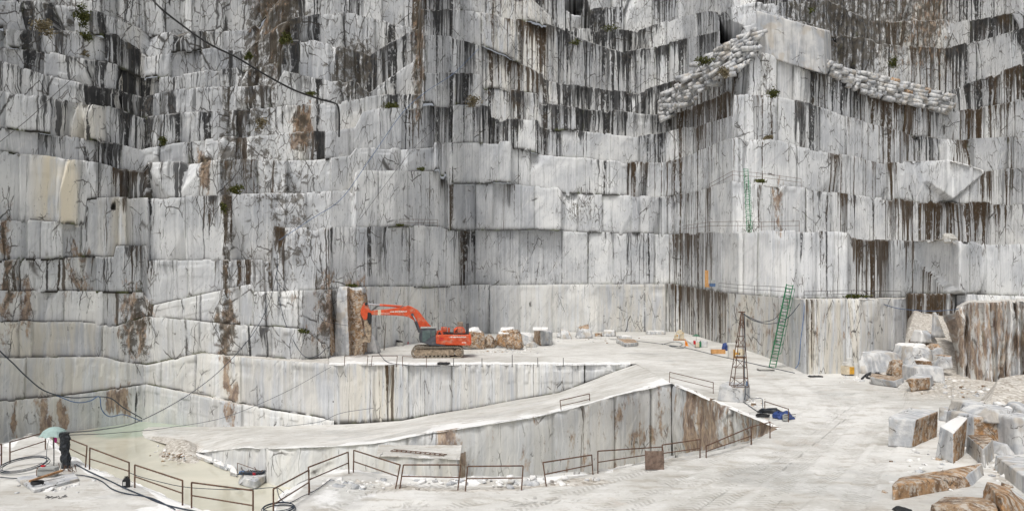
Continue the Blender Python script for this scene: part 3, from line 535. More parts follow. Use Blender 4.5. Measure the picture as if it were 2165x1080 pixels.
tag(mkmesh('ramp',RV.reshape(-1,3),fq,MG,smooth=True,attrs=dict(wht=wr.ravel(),grv=gr_.ravel())),kind='structure')
# wall below the ramp edge and the brown wall to the right: strips swept along a plan polyline
def wallstrip(name,top,zb,idn,nper,step_h,base_d=.15,rust=None,rough=.1,cream=.3,brown=.6,amp=.12,bw=(2,6),jagm=.08):
    top=np.array(top,float); seg=np.concatenate([[0],np.cumsum(np.linalg.norm(np.diff(top[:,:2],axis=0),axis=1))])
    n=int(seg[-1]/nper); s=np.linspace(0,seg[-1],n); T=np.stack([np.interp(s,seg,top[:,i]) for i in range(3)],1)
    tg=np.gradient(T[:,:2],axis=0); tg/=np.linalg.norm(tg,axis=1)[:,None]+1e-9; nor=np.stack([-tg[:,1],tg[:,0]],1)
    r=np.random.default_rng(idn); bs=[0.]
    while bs[-1]<seg[-1]: bs.append(bs[-1]+r.uniform(*bw))
    bs=np.array(bs); bi=np.searchsorted(bs,s,side='right')-1; off=np.abs(r.normal(0,amp,len(bs)))[bi]; bc=r.uniform(0,1,len(bs))[bi]
    T[:,2]+=jagm*fbm(s*.9,idn,0,4)
    H=T[:,2]-zb; nr=max(4,int(H.max()/step_h)); t=np.linspace(0,1,nr+1)[:,None]
    Z=zb+H*t; h=T[:,2]-Z; U=np.broadcast_to(s,Z.shape)
    rg=rough if np.isscalar(rough) else np.interp(s/seg[-1],rough[0],rough[1])
    rs=0*s if rust is None else np.interp(s/seg[-1],rust[0],rust[1])
    e=np.minimum(s-bs[bi],np.append(bs,1e9)[bi+1]-s); jn=np.exp(-(e/.10)**2)*r.uniform(.1,1,len(bs))[bi]
    of=off+.03*fbm(U*.5,Z*.5,idn,5)+rg*1.3*fbm(U*.35,Z*.3,idn+4.,5,.55)+jn*.25+np.exp(-h/.25)*.25*(.5+fbm(U*1.5,1.,0,3))
    V=np.stack([T[:,0]+nor[:,0]*of,T[:,1]+nor[:,1]*of,Z],-1); nc=n
    idx=np.arange((nr+1)*nc).reshape(nr+1,nc); f=np.stack([idx[:-1,:-1],idx[:-1,1:],idx[1:,1:],idx[1:,:-1]],-1).reshape(-1,4)
    one=np.ones(Z.shape)
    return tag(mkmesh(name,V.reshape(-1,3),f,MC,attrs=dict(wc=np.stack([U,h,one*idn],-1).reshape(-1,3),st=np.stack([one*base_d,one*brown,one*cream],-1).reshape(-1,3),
        st2=np.stack([one*rg*.4,one*rs,one*jn*.8],-1).reshape(-1,3),blk=(one*bc).ravel())),kind='structure')
frt=[p+np.array([0,0,0.]) for p in fr[int(nR*.07):]]
wallstrip('pit_wall',frt,POOL-2.2,71,.16,.2,.12,rust=([0,.5,.56,.6,.64,.9,1],[.05,.1,.1,.9,.15,.3,.35]),rough=([0,.55,.6,.65,1],[.03,.05,.5,.05,.05]),cream=.18,bw=(4,15))
bw_=[PZ(1420,810),PZ(1470,829),PZ(1530,855),PZ(1590,880),PZ(1655,906)]
wallstrip('pit_wall',bw_,POOL-2.2,73,.14,.2,.05,rust=([0,.12,.2,.5,.6,1],[.15,.3,1.0,1.05,.5,1.05]),rough=([0,.15,1],[.1,.5,.6]),cream=.2,bw=(3,7))
rimw=[PZ(x,y) for x,y in RIM[::-1] if y>626]
wallstrip('pit_wall',rimw,POOL-2.2,75,.25,.4,.1,cream=.4)
zs=-2.9; shp=[(795,963),(972,971),(976,940),(800,940)]
top=[PZ(x,y,zs) for x,y in shp]; wallstrip('pit_wall',[top[0]+[0,1.5,0],top[0],top[1],top[1]+[0.2,2.4,0]],POOL-2.2,79,.16,.2,.15,rust=([0,.8,.9,1],[.1,.1,1.,1.]),cream=.35,bw=(3,6))
n_=24; u=np.linspace(0,1,n_+1); V=np.array([(top[0]*(1-a)+top[1]*a)*(1-b)+(top[3]*(1-a)+top[2]*a)*b+[0,.05,.05*float(fbm(a*20,b*4,1.))-.02] for a in u for b in u])
tag(mkmesh('ledge',V,[(i*(n_+1)+j,(i+1)*(n_+1)+j,(i+1)*(n_+1)+j+1,i*(n_+1)+j+1) for i in range(n_) for j in range(n_)],MG,attrs=dict(wht=np.full(len(V),.3),grv=np.full(len(V),.1))),kind='structure')
# pool, and bedrock sheet under everything
gx=np.linspace(-90,45,60); gy=np.linspace(18,84,40); GX,GY=np.meshgrid(gx,gy)
gc=P(320,905,79); gn_=1.3*np.exp(-((GX-gc[0])/5.5)**2-((GY-gc[1])/7)**2)
V=np.stack([GX,GY,np.full(GX.shape,POOL)],-1); idx=np.arange(GX.size).reshape(GX.shape)
tag(mkmesh('water',V.reshape(-1,3),np.stack([idx[:-1,:-1],idx[:-1,1:],idx[1:,1:],idx[1:,:-1]],-1).reshape(-1,4),MW,attrs=dict(grn=gn_.ravel())),kind='structure')
m=MB(); m.add([(-900,-900,-9.2),(900,-900,-9.2),(900,900,-9.2),(-900,900,-9.2)],[(0,1,2,3)]); tag(m.build('bedrock',MG),kind='structure')
# ---------------------------------------------------------------- rocks
def cubegrid(n):
    V={};F_=[];L_=np.linspace(-1,1,n+1)
    def vid(p):
        k=tuple(int(round((c+1)*n/2)) for c in p)
        if k not in V: V[k]=len(V)
        return V[k]
    for ax in range(3):
        for sg in (-1,1):
            o=[a for a in range(3) if a!=ax]
            for i in range(n):
                for j in range(n):
                    qd=[]
                    for (a,b) in ((0,0),(1,0),(1,1),(0,1)):
                        p=[0,0,0]; p[ax]=sg; p[o[0]]=L_[i+a]; p[o[1]]=L_[j+b]; qd.append(vid(p))
                    if (sg>0)==(ax==1): qd=qd[::-1]
                    F_.append(qd)
    P_=np.zeros((len(V),3))
    for k,i in V.items(): P_[i]=[c*2/n-1 for c in k]
    return P_,F_
_cg={}
def rockgeo(c8,n=10,chip=.12,rough=.03,seed=1,cuts=0,cutlo=.8,rust='',wht=''):
    """c8: bottom front-left, front-right, back-right, back-left, then the same four on top"""
    if n not in _cg: _cg[n]=cubegrid(n)
    p0,f=_cg[n]; p=p0.copy(); r=np.random.default_rng(seed); c=np.array(c8,float)
    size=np.linalg.norm(c.max(0)-c.min(0))
    rs=np.zeros(len(p)); wt=np.zeros(len(p))
    fc={'F':p0[:,1]<-.99,'B':p0[:,1]>.99,'L':p0[:,0]<-.99,'R':p0[:,0]>.99,'T':p0[:,2]>.99}
    for k in rust: rs=np.maximum(rs,fc[k]*1.)
    for k in wht: wt=np.maximum(wt,fc[k]*1.)
    for i in range(cuts):
        nn=r.normal(size=3); nn[2]=abs(nn[2])*.7+.05 if i%3 else nn[2]; nn/=np.linalg.norm(nn); o=r.uniform(cutlo,1.25); q=p@nn; e=np.maximum(0,q-o); p=p-e[:,None]*nn
        if 'x' in rust: rs=np.maximum(rs,(e>.02)*float(r.random()<.6))
    a=np.sort(np.abs(p0),1); edge=np.maximum(0,(a[:,1]-(1-chip))/chip)*(a[:,2]>.99)
    nz=.45+.9*np.maximum(0,fbm(p0[:,0]*2.1+seed,p0[:,1]*2.1,p0[:,2]*2.1,3)+.2)
    p=p*(1-(edge*nz*chip*.75)[:,None])
    u=(p+1)/2; w=[(1-u[:,0])*(1-u[:,1]),u[:,0]*(1-u[:,1]),u[:,0]*u[:,1],(1-u[:,0])*u[:,1]]
    X=sum(w[i][:,None]*(c[i]*(1-u[:,2:3])+c[i+4]*u[:,2:3]) for i in range(4))
    cen=c.mean(0); dr=X-cen; dr/=np.linalg.norm(dr,axis=1)[:,None]+1e-9
    sc=2.6/size
    X=X+dr*(rough*size*fbm(X[:,0]*sc*2+seed*3,X[:,1]*sc*2,X[:,2]*sc*2,4))[:,None]
    return X,f,rs,wt
def rock(label,c8,cat='boulder',group=None,name='boulder',mat=None,**k):
    X,f,rs,wt=rockgeo(c8,**k); b=X.mean(0); b[2]=X[:,2].min()
    o=mkmesh(name,X-b,np.array(f),mat or MB_,attrs=dict(rust=rs,wht=wt)); o.location=tuple(b)
    return tag(o,label,cat,group)
def blk(label,bot,top,z=0.,**k):
    b=[PZ(x,y,z) for x,y in bot]; t=[P(x,y,q[1]) for (x,y),q in zip(top,b)]
    for q in b: q[2]-=.05
    return rock(label,b+t,**k)
def bx8(x0,x1,yt,yb,dep,z=0.,topx=(0,0),sk=0.,inset=.1,tilt=0.):
    """box-like stone seen at px x0..x1, standing on level z at photo row yb, dep metres deep"""
    d=dz(yb,z); a=P(x0,yb,d); b=P(x1,yb,d); h=(yb-yt)/F*d; v=np.array([sk,dep,0.])
    c=[a,b,b+v,a+v]; t=[q+np.array([0,0,h]) for q in c]; t[0][2]-=tilt*h; t[3][2]-=tilt*h
    t[0][0]+=topx[0]/F*d; t[3][0]+=topx[0]/F*d; t[1][0]+=topx[1]/F*d; t[2][0]+=topx[1]/F*d
    t[2][1]-=dep*inset; t[3][1]-=dep*inset; t[0][1]+=dep*inset; t[1][1]+=dep*inset
    for q in c: q[2]-=.08
    return c+t
G1='boulders along the back of the working floor'
rock('big tan boulder with a white powdered top right behind the excavator tail',bx8(972,1027,693,739,3.,topx=(4,-8)),group=G1,n=14,cuts=9,seed=3,rust='FRL',wht='T',chip=.3,rough=.05)
rock('low brown broken rock between the two big tan boulders behind the excavator',bx8(1021,1046,707,736,2.),group=G1,n=10,cuts=9,seed=5,rust='FRLT',chip=.3,rough=.07)
rock('brown boulder with white dust on its left shoulder, touching the larger tan one',bx8(1041,1080,703,736,2.4,topx=(8,0)),group=G1,n=12,cuts=8,seed=8,rust='FRL',wht='T',chip=.25,rough=.05)
rock('flat white topped slab lying on top of the brown boulders',bx8(1052,1091,692,713,2.,z=.9,topx=(6,-3)),group=G1,n=8,cuts=5,seed=9,rust='F',wht='T',chip=.25,rough=.05)
rock('widest tan rounded boulder with layered face in the middle of the row',bx8(1068,1110,699,740,2.8,topx=(3,-10)),group=G1,n=14,cuts=9,seed=11,rust='FRLT',chip=.35,rough=.05)
rock('low white boulder leaning beside the square two-tone block',bx8(1097,1131,704,731,2.6,topx=(0,-6),tilt=-.1),group=G1,n=10,cuts=5,seed=14,wht='T',rust='',chip=.25,rough=.04)
rock('small wedge of rubble at the foot of the square two-tone block',bx8(1112,1136,723,734,1.),group=G1,n=6,cuts=6,seed=17,chip=.3,rough=.06)
rock('square cut block, rusty brown on its left side and streaked grey in front',[PZ(1143,732),PZ(1168,729),PZ(1166,721),PZ(1127,723)]+[P(1141,699,dz(732)),P(1169,700,dz(729)),P(1163,696,dz(721)),P(1129,696,dz(723))],cat='block',name='marble_block',n=12,seed=18,rust='L',chip=.08,rough=.012)
rock('thin white slab laid on the square two-tone block',bx8(1126,1160,692,698,1.8,z=2.35),cat='slab',name='marble_slab',n=6,seed=19,wht='TF',chip=.15,rough=.02)
rock('small grey wedge boulder with a brown corner by the back wall',bx8(1186,1210,697,716,2.,topx=(0,-9),tilt=-.1),group=G1,n=10,cuts=4,seed=21,rust='R',chip=.15,rough=.03)
rock('small grey rubble heap left of the grey wedge boulder',bx8(1178,1191,704,714,1.),group=G1,n=6,cuts=7,seed=22,chip=.3,rough=.06)
rock('grey faceted boulder with an orange stained top against the back wall',bx8(1219,1256,685,715,3.2,topx=(6,-8),tilt=.25),group=G1,n=12,cuts=4,seed=24,rust='T',chip=.12,rough=.03)
rock('little brown stone between the grey faceted boulder and the white one',bx8(1257,1277,704,711,1.),group=G1,n=6,cuts=5,seed=25,rust='FT',chip=.3,rough=.05)
rock('white powdered stone low against the back wall',bx8(1277,1305,698,711,1.8),group=G1,n=8,cuts=5,seed=26,wht='T',chip=.3,rough=.06)
rock('flat brownish slab lying alone on the open working floor',[PZ(1322,734),PZ(1350,731),PZ(1345,722),PZ(1303,724)]+[P(1322,725,dz(734)),P(1350,723,dz(731)),P(1341,716,dz(722)),P(1304,715,dz(724))],cat='slab',name='marble_slab',n=10,seed=28,rust='T',chip=.2,rough=.03)
rock('white lump of rubble above the lone flat slab',bx8(1305,1337,709,716,1.5),group=G1,n=8,cuts=6,seed=29,wht='T',chip=.3,rough=.07)
rock('low pale slab lying near the far inner corner of the floor',bx8(1368,1408,699,707,2.),cat='slab',name='marble_slab',n=8,cuts=3,seed=30,wht='T',chip=.2,rough=.04)
rock('blue-grey block wedged under the raised digging arm',bx8(755,799,700,747,2.6,topx=(-2,-12)),cat='block',name='marble_block',n=12,cuts=3,seed=31,chip=.12,rough=.03)
rock('white stone block resting high beside the raised digging arm',bx8(752,803,671,690,2.2,z=2.9),cat='block',name='marble_block',n=8,cuts=1,seed=32,wht='TF',chip=.1,rough=.02)
rock('long grey lintel stone below the white block beside the digging arm',bx8(744,803,687,701,2.4,z=2.2),cat='block',name='marble_block',n=8,cuts=1,seed=33,chip=.1,rough=.02)
rock('upright slab pillar left of the digging arm, half white and half tan',bx8(706,740,606,752,2.2,topx=(6,-8)),cat='pillar',name='marble_pillar',n=14,cuts=1,seed=34,rust='R',chip=.06,rough=.015)
rock('tall tan fractured pillar standing behind the digging arm',bx8(733,769,608,750,3.,topx=(-4,0)),cat='pillar',name='marble_pillar',n=16,cuts=3,seed=35,rust='FLR',chip=.12,rough=.03)
rock('leaning dark brown broken column at the mouth of the cleft',bx8(664,702,640,755,3.,topx=(6,-16)),cat='pillar',name='marble_pillar',n=14,cuts=5,seed=36,rust='FLR',chip=.2,rough=.05)
# right-hand heap below the brown rock mass
G2='blocks heaped below the brown rock mass'
rock('long rough grey block lying against the wall foot at the left of the heap',bx8(1825,1920,746,790,4.5,topx=(0,-14)),cat='block',name='marble_block',group=G2,n=14,cuts=3,seed=41,wht='',chip=.12,rough=.03)
rock('large grey block with a rounded snow-white top, highest of the big ones',bx8(1919,1978,729,785,4.,z=.3,topx=(14,0)),cat='block',name='marble_block',group=G2,n=12,cuts=3,seed=42,wht='T',chip=.2,rough=.03)
rock('tilted white slab with a dark brown underside',[P(1937,776,66),P(1972,776,66),P(1992,776,69),P(1960,771,69),P(1932,760,65.5),P(1968,762,66),P(1986,772,69),P(1955,750,69)],cat='slab',name='marble_slab',group=G2,n=10,seed=43,rust='F',wht='T',chip=.12,rough=.02)
rock('square grey block carrying the tilted white slab',bx8(1941,2000,776,808,3.,topx=(0,0)),cat='block',name='marble_block',group=G2,n=12,cuts=1,seed=44,chip=.08,rough=.015)
rock('flat boat-shaped block with a rust-red upper face',[PZ(1843,812),PZ(1896,819),PZ(1914,806),PZ(1850,799)]+[P(1837,795,dz(812)),P(1888,805,dz(819)),P(1912,797,dz(806)),P(1842,788,dz(799))],cat='block',name='marble_block',group=G2,n=12,seed=45,rust='T',chip=.08,rough=.012)
rock('grey block with a dark brown hollow front, nearest of the heap',[PZ(1926,828),PZ(1966,824),PZ(1976,812),PZ(1930,810)]+[P(1914,801,dz(828)),P(1967,797,dz(824)),P(1972,791,dz(812)),P(1938,788,dz(810))],cat='block',name='marble_block',group=G2,n=12,seed=46,rust='F',chip=.12,rough=.02)
rock('tan wedge standing on edge between the boat-shaped block and the big grey one',bx8(1887,1924,762,801,1.6,topx=(12,-8)),group=G2,n=10,cuts=5,seed=47,rust='FLRT',chip=.15,rough=.03)
rock('small white and brown block perched highest on the gravel slope',bx8(1947,1985,699,724,2.2,z=2.6,topx=(6,-14)),group=G2,n=10,cuts=2,seed=48,rust='R',wht='L',chip=.12,rough=.02)
rock('brown broken stone under the highest perched block',bx8(1940,1978,718,731,2.,z=2.2),group=G2,n=8,cuts=6,seed=49,rust='FLR',chip=.2,rough=.05)
rock('cream block with rusty top behind the large grey one',bx8(1975,2000,727,772,2.6,z=.8,topx=(0,0),tilt=.25),group=G2,n=10,cuts=2,seed=50,rust='T',chip=.1,rough=.02)
rock('small pale block at the right end of the heap beside the brown rock mass',bx8(1993,2016,752,779,2.,z=.8,topx=(6,0)),group=G2,n=8,cuts=2,seed=51,rust='T',chip=.1,rough=.02)
rock('thin grey shard standing like a fin on the gravel slope',bx8(1974,2000,660,712,.5,z=3.2,topx=(3,-20)),cat='shard',name='marble_shard',n=8,seed=52,chip=.1,rough=.02)
rock('small rusty stone between the boat-shaped block and the square grey one',bx8(1922,1945,779,792,1.2),group=G2,n=8,cuts=5,seed=53,rust='FT',chip=.2,rough=.04)
# foreground blocks, bottom right
G3='large blocks at the lower right'
H=lambda lab,bot,top,**k: blk(lab,bot,top,cat='block',name='marble_block',group=G3,**k)
H('big cube-like block, streaked blue-grey in front and rusty brown on its right side',[(1876,942),(1928,946),(1982,922),(1930,916)],[(1877,880),(1937,887),(1985,868),(1930,857)],n=22,seed=61,rust='R',chip=.07,rough=.01)
H('tapering upright block with a white top, brown on its right side',[(1977,966),(2016,979),(2038,962),(2000,950)],[(1987,898),(2016,915),(2047,880),(2027,877)],n=20,seed=62,rust='R',wht='T',chip=.07,rough=.01)
H('triangular topped block with an orange top and yellow drips down its sides',[(2042,954),(2083,989),(2103,966),(2075,945)],[(2044,918),(2078,948),(2099,927),(2085,917)],n=18,seed=63,rust='T',chip=.08,rough=.012)
H('long lying beam of rusty brown rock with one sawn grey end',[(1885,1058),(2057,1025),(2082,1002),(1900,1022)],[(1884,1024),(2040,1008),(2079,977),(1902,1008)],n=24,seed=64,rust='FTL',chip=.12,rough=.012)
H('grey block with a cracked side at the right edge of the picture',[(2102,992),(2172,1048),(2240,1030),(2150,985)],[(2105,962),(2172,1012),(2240,975),(2165,958)],n=20,seed=65,chip=.06,rough=.012)
rock('broad flat tan rock lying along the bottom edge of the picture',[PZ(1960,1100),PZ(2110,1120),PZ(2130,1062),PZ(1975,1060)]+[P(1965,1062,dz(1100)),P(2105,1066,dz(1120)),P(2106,1052,dz(1062)),P(2003,1046,dz(1060))],group=G3,n=18,cuts=5,seed=66,rust='FTLR',chip=.15,rough=.02)
rock('pointed reddish brown rock beside the flat tan one',[PZ(2066,1062),PZ(2130,1110),PZ(2200,1070),PZ(2110,1040)]+[P(2088,1018,dz(1062)),P(2110,1050,dz(1110)),P(2160,1042,dz(1070)),P(2096,1014,dz(1040))],group=G3,n=18,cuts=3,seed=67,rust='FTLR',chip=.15,rough=.02)
rock('white wedge of rock poking up behind the cracked grey block',bx8(2112,2152,940,962,1.6,topx=(12,-16)),group=G3,n=8,cuts=3,seed=68,chip=.1,rough=.02)
rock('small dark chip of rock at the very bottom of the picture',bx8(1896,1932,1075,1084,.5),cat='rock chip',name='rock_chip',n=6,cuts=6,seed=69,chip=.2,rough=.04,mat=M_blk)
H('low blue-grey block behind the tapering upright block',[(1984,888),(2010,892),(2034,880),(1992,872)],[(1985,860),(2008,868),(2030,868),(1995,857)],n=12,seed=70,chip=.15,rough=.03)
G4='stones of the rough retaining bank at the right'
rock('pale green-grey block sitting at the left top of the retaining bank',bx8(2041,2086,852,879,1.6,z=1.1,topx=(4,0)),cat='block',name='marble_block',group=G4,n=12,cuts=0,seed=71,chip=.07,rough=.012)
rock('wide flat slab laid over the brown-stained block of the retaining bank',bx8(2084,2155,866,892,2.2,z=1.3,topx=(2,-2)),cat='slab',name='marble_slab',group=G4,n=14,cuts=1,seed=72,chip=.1,rough=.015)
rock('large block with brown stains forming the front of the retaining bank',bx8(2062,2154,882,950,2.4,topx=(4,0)),cat='block',name='marble_block',group=G4,n=16,cuts=0,seed=73,rust='F',chip=.06,rough=.012)
rock('blue-grey block in the shadow left of the brown-stained block',bx8(2046,2068,878,936,2.,topx=(0,0)),cat='block',name='marble_block',group=G4,n=10,cuts=1,seed=74,chip=.1,rough=.02)
rock('upright grey block at the right end of the retaining bank',bx8(2152,2215,884,962,2.2),cat='block',name='marble_block',group=G4,n=12,cuts=0,seed=75,chip=.06,rough=.01)
rock('rounded stone on top of the right end of the retaining bank',bx8(2156,2190,856,886,1.4,z=1.2),group=G4,n=10,cuts=5,seed=76,chip=.2,rough=.04)
# talus slopes: height fields
def heap(name,label,pts,kx,ky,zf,n=60,m=30,grv=.9,wh=0.):
    u=np.linspace(0,1,n)[:,None]; v=np.linspace(0,1,m)[None,:]
    a=np.array(pts,float); X=(1-u)*(1-v)*a[0][0]+u*(1-v)*a[1][0]+u*v*a[2][0]+(1-u)*v*a[3][0]; Y=(1-u)*(1-v)*a[0][1]+u*(1-v)*a[1][1]+u*v*a[2][1]+(1-u)*v*a[3][1]
    Z=zf(u,v)+.35*fbm(X*.6,Y*.6,2.,5)*np.minimum(1,Z0(u,v)*1.5)
    idx=np.arange(n*m).reshape(n,m); f=np.stack([idx[:-1,:-1],idx[1:,:-1],idx[1:,1:],idx[:-1,1:]],-1).reshape(-1,4)
    return tag(mkmesh(name,np.stack([X,Y,Z],-1).reshape(-1,3),f,MG,smooth=True,attrs=dict(grv=np.full(n*m,grv),wht=np.full(n*m,wh))),label,None,None,'structure')
Z0=lambda u,v: np.minimum(np.minimum(u,1-u)*4,1)*(v+0*u)
heap('gravel_slope',None,[PZ(1850,800),PZ(2060,812),P(2080,700,104),P(1908,700,103)],0,0,lambda u,v:-.08+(v+0*u)**1.25*(5.6-2.2*u)*np.minimum(1,.55+u*3)*np.minimum(1,(1-u)*3+.4),90,60,.8)
heap('gravel_slope',None,[PZ(2040,895),PZ(2260,905),P(2330,800,62),P(2075,800,54)],0,0,lambda u,v:-.1+1.9*np.sin(np.minimum(1,v*1.6+0*u)*1.57)*(1-sst(.55,1,v))*np.minimum(1,u*5),70,40,.75)
heap('gravel_slope',None,[PZ(328,968,POOL),PZ(420,984,POOL),P(424,945,66),P(352,935,68)],0,0,lambda u,v:POOL-.1+1.0*np.sin(np.clip(v+0*u,0,1)*2.4)*np.sin(np.clip(u,0,1)*3.14)+.3*v,40,24,.9)
# loose stones too many to count
def scatter(name,label,regions,smin,smax,seed,mat=MB_):
    r=np.random.default_rng(seed); vs=[];fs=[];rs=[];wt=[];b=0
    for (cx_,cy_,rx,ry,z,k,rust) in regions:
        for i in range(k):
            a,q=r.normal(0,.5,2); x=cx_+a*rx; y=cy_+q*ry; s=r.uniform(smin,smax)*(.5+r.random()**2*1.4)
            c=PZ(x,y,z); 
            c8=[c+s*np.array(w)*(1+.5*r.uniform(-1,1,3)) for w in ((-1,-1,-.4),(1,-1,-.4),(1,1,-.4),(-1,1,-.4),(-.8,-.8,.6),(.8,-.8,.6),(.8,.8,.6),(-.8,.8,.6))]
            X,f,_,_=rockgeo(c8,n=2,chip=.4,rough=.1,seed=int(r.integers(9999)),cuts=3)
            vs.append(X); fs.append(np.array(f)+b); b+=len(X); rs.append(np.full(len(X),float(r.random()<rust))); wt.append(np.full(len(X),float(r.random()<.4)))
    return tag(mkmesh(name,np.concatenate(vs),np.concatenate(fs),mat,attrs=dict(rust=np.concatenate(rs),wht=np.concatenate(wt))),label,None,None,'stuff')
scatter('gravel','loose marble chips scattered over the working floor',[(1960,800,90,22,0,160,.4),(2060,830,90,14,0,90,.2),(1060,742,90,8,0,110,.4),(1250,716,140,7,0,70,.3),(2130,985,50,30,0,70,.4),(1000,1018,220,10,0,90,.1),(1960,990,90,50,0,50,.3),(1800,800,40,8,0,30,.2),(370,958,44,14,POOL+.4,80,.6),(120,1030,80,14,0,40,.1),(740,1025,60,12,0,60,.05),(1590,850,30,12,0,40,.5)],.05,.14,5)
scatter('gravel','pale stones heaped on the bank above the retaining blocks',[(2120,862,60,12,1.6,60,.1),(1960,735,26,14,2.0,90,.3)],.05,.16,8)
for i,(a,b,c,d_) in enumerate([((410,966),(452,984),(450,973),(412,956)),((450,984),(480,996),(478,985),(452,974)),((478,992),(500,1004),(498,994),(480,984)),((484,1004),(502,1009),(500,1001),(488,997))]):
    bt=[PZ(*p,POOL) for p in (a,b,c,d_)]; rock(['longest flat stone of the row in the mud pool, at its left end','second flat stone of the row lying in the mud pool','short broken stone of the row beside the pump block','smallest stone at the pump end of the row in the mud pool'][i],bt+[q+np.array([0,0,.32]) for q in bt],cat='stone',name='flat_stone',group='row of flat stones in the mud pool',n=8,cuts=2,seed=80+i,chip=.2,rough=.03,wht='T')
# clean faces standing out of the upper cliff
def P8(b4,t4,d4): return [P(x,y,d) for (x,y),d in zip(b4,d4)]+[P(x,y,d) for (x,y),d in zip(t4,d4)]
rock('tall clean white slab crowning the outer corner of the cliff',P8([(1602,116),(1745,158),(1760,158),(1600,116)],[(1600,22),(1742,64),(1756,66),(1598,24)],[dep('H',1630)-1.6,dep('H',1720)-1.6,dep('H',1720)+8,dep('H',1630)+8]),cat='slab',name='marble_slab',n=26,seed=101,rust='',chip=.02,rough=.002,mat=MBIG)
# dry-laid walls of waste blocks on the upper benches
def rubble_wall(label,top,bot,d0,d1,sw,seed,loose=0.):
    r=np.random.default_rng(seed); vs=[];fs=[];wt=[];rs=[];b=0
    top=np.array(top,float); bot=np.array(bot,float); x0,x1=top[0,0],top[-1,0]
    nrow=9
    for rw in range(nrow):
        x=x0+r.uniform(-4,0)
        while x<x1:
            w=r.choice([.5,.8,1.1,1.6,2.4])*sw; xc=x+w/2; yt=np.interp(xc,top[:,0],top[:,1]); yb=np.interp(xc,bot[:,0],bot[:,1]); n_=max(1,round((yb-yt)/(sw*.62)))
            if rw<n_:
                hh=(yb-yt)/n_; y=yt+hh*(rw+.5)+r.normal(0,loose*2+.5); d=dep('H',xc)-1.1+.22*rw*0+r.normal(0,.12+loose*.5)-(rw)*.18
                c=P(xc,y,d); sx=w/F*d/2*1.04; sz=hh/F*d/2*r.uniform(.95,1.12); an=r.normal(-.2 if loose==0 else .4,.05+loose*.6); ca,sa=math.cos(an),math.sin(an)
                c8=[]
                for k,(a,e,g) in enumerate(((-1,-1,-1),(1,-1,-1),(1,1,-1),(-1,1,-1),(-1,-1,1),(1,-1,1),(1,1,1),(-1,1,1))):
                    qx=a*sx*r.uniform(.88,1.03); qz=g*sz*r.uniform(.86,1.03); c8.append(c+np.array([qx*ca-qz*sa+e*r.normal(0,.12),e*.6*r.uniform(.6,1.2),qx*sa+qz*ca]))
                X,f,_,_=rockgeo(c8,n=2,chip=.01,rough=.02,seed=int(r.integers(9999)))
                vs.append(X); fs.append(np.array(f)+b); b+=len(X); wt.append(np.full(len(X),r.random()*.45)); rs.append(np.full(len(X),float(r.random()<.025)))
            x+=w
    V=np.concatenate(vs); o_=V.mean(0)
    o=mkmesh('rubble_wall',V-o_,np.concatenate(fs),MB_,attrs=dict(rust=np.concatenate(rs),wht=np.concatenate(wt))); o.location=tuple(o_)
    tag(o,label,'stone wall')
rubble_wall('sloping dry wall of white waste blocks right of the tall white slab',[(1746,128),(1800,150),(1845,155),(1935,180),(2003,200)],[(1746,150),(1800,190),(1875,213),(1980,236),(2006,244)],122,146,13,3)
rubble_wall('tumbled bank of white waste blocks climbing to the left of the tall white slab',[(1395,205),(1452,150),(1507,108),(1552,84),(1596,60)],[(1395,264),(1440,232),(1477,208),(1540,172),(1600,116)],136,114,13,4,loose=.22)
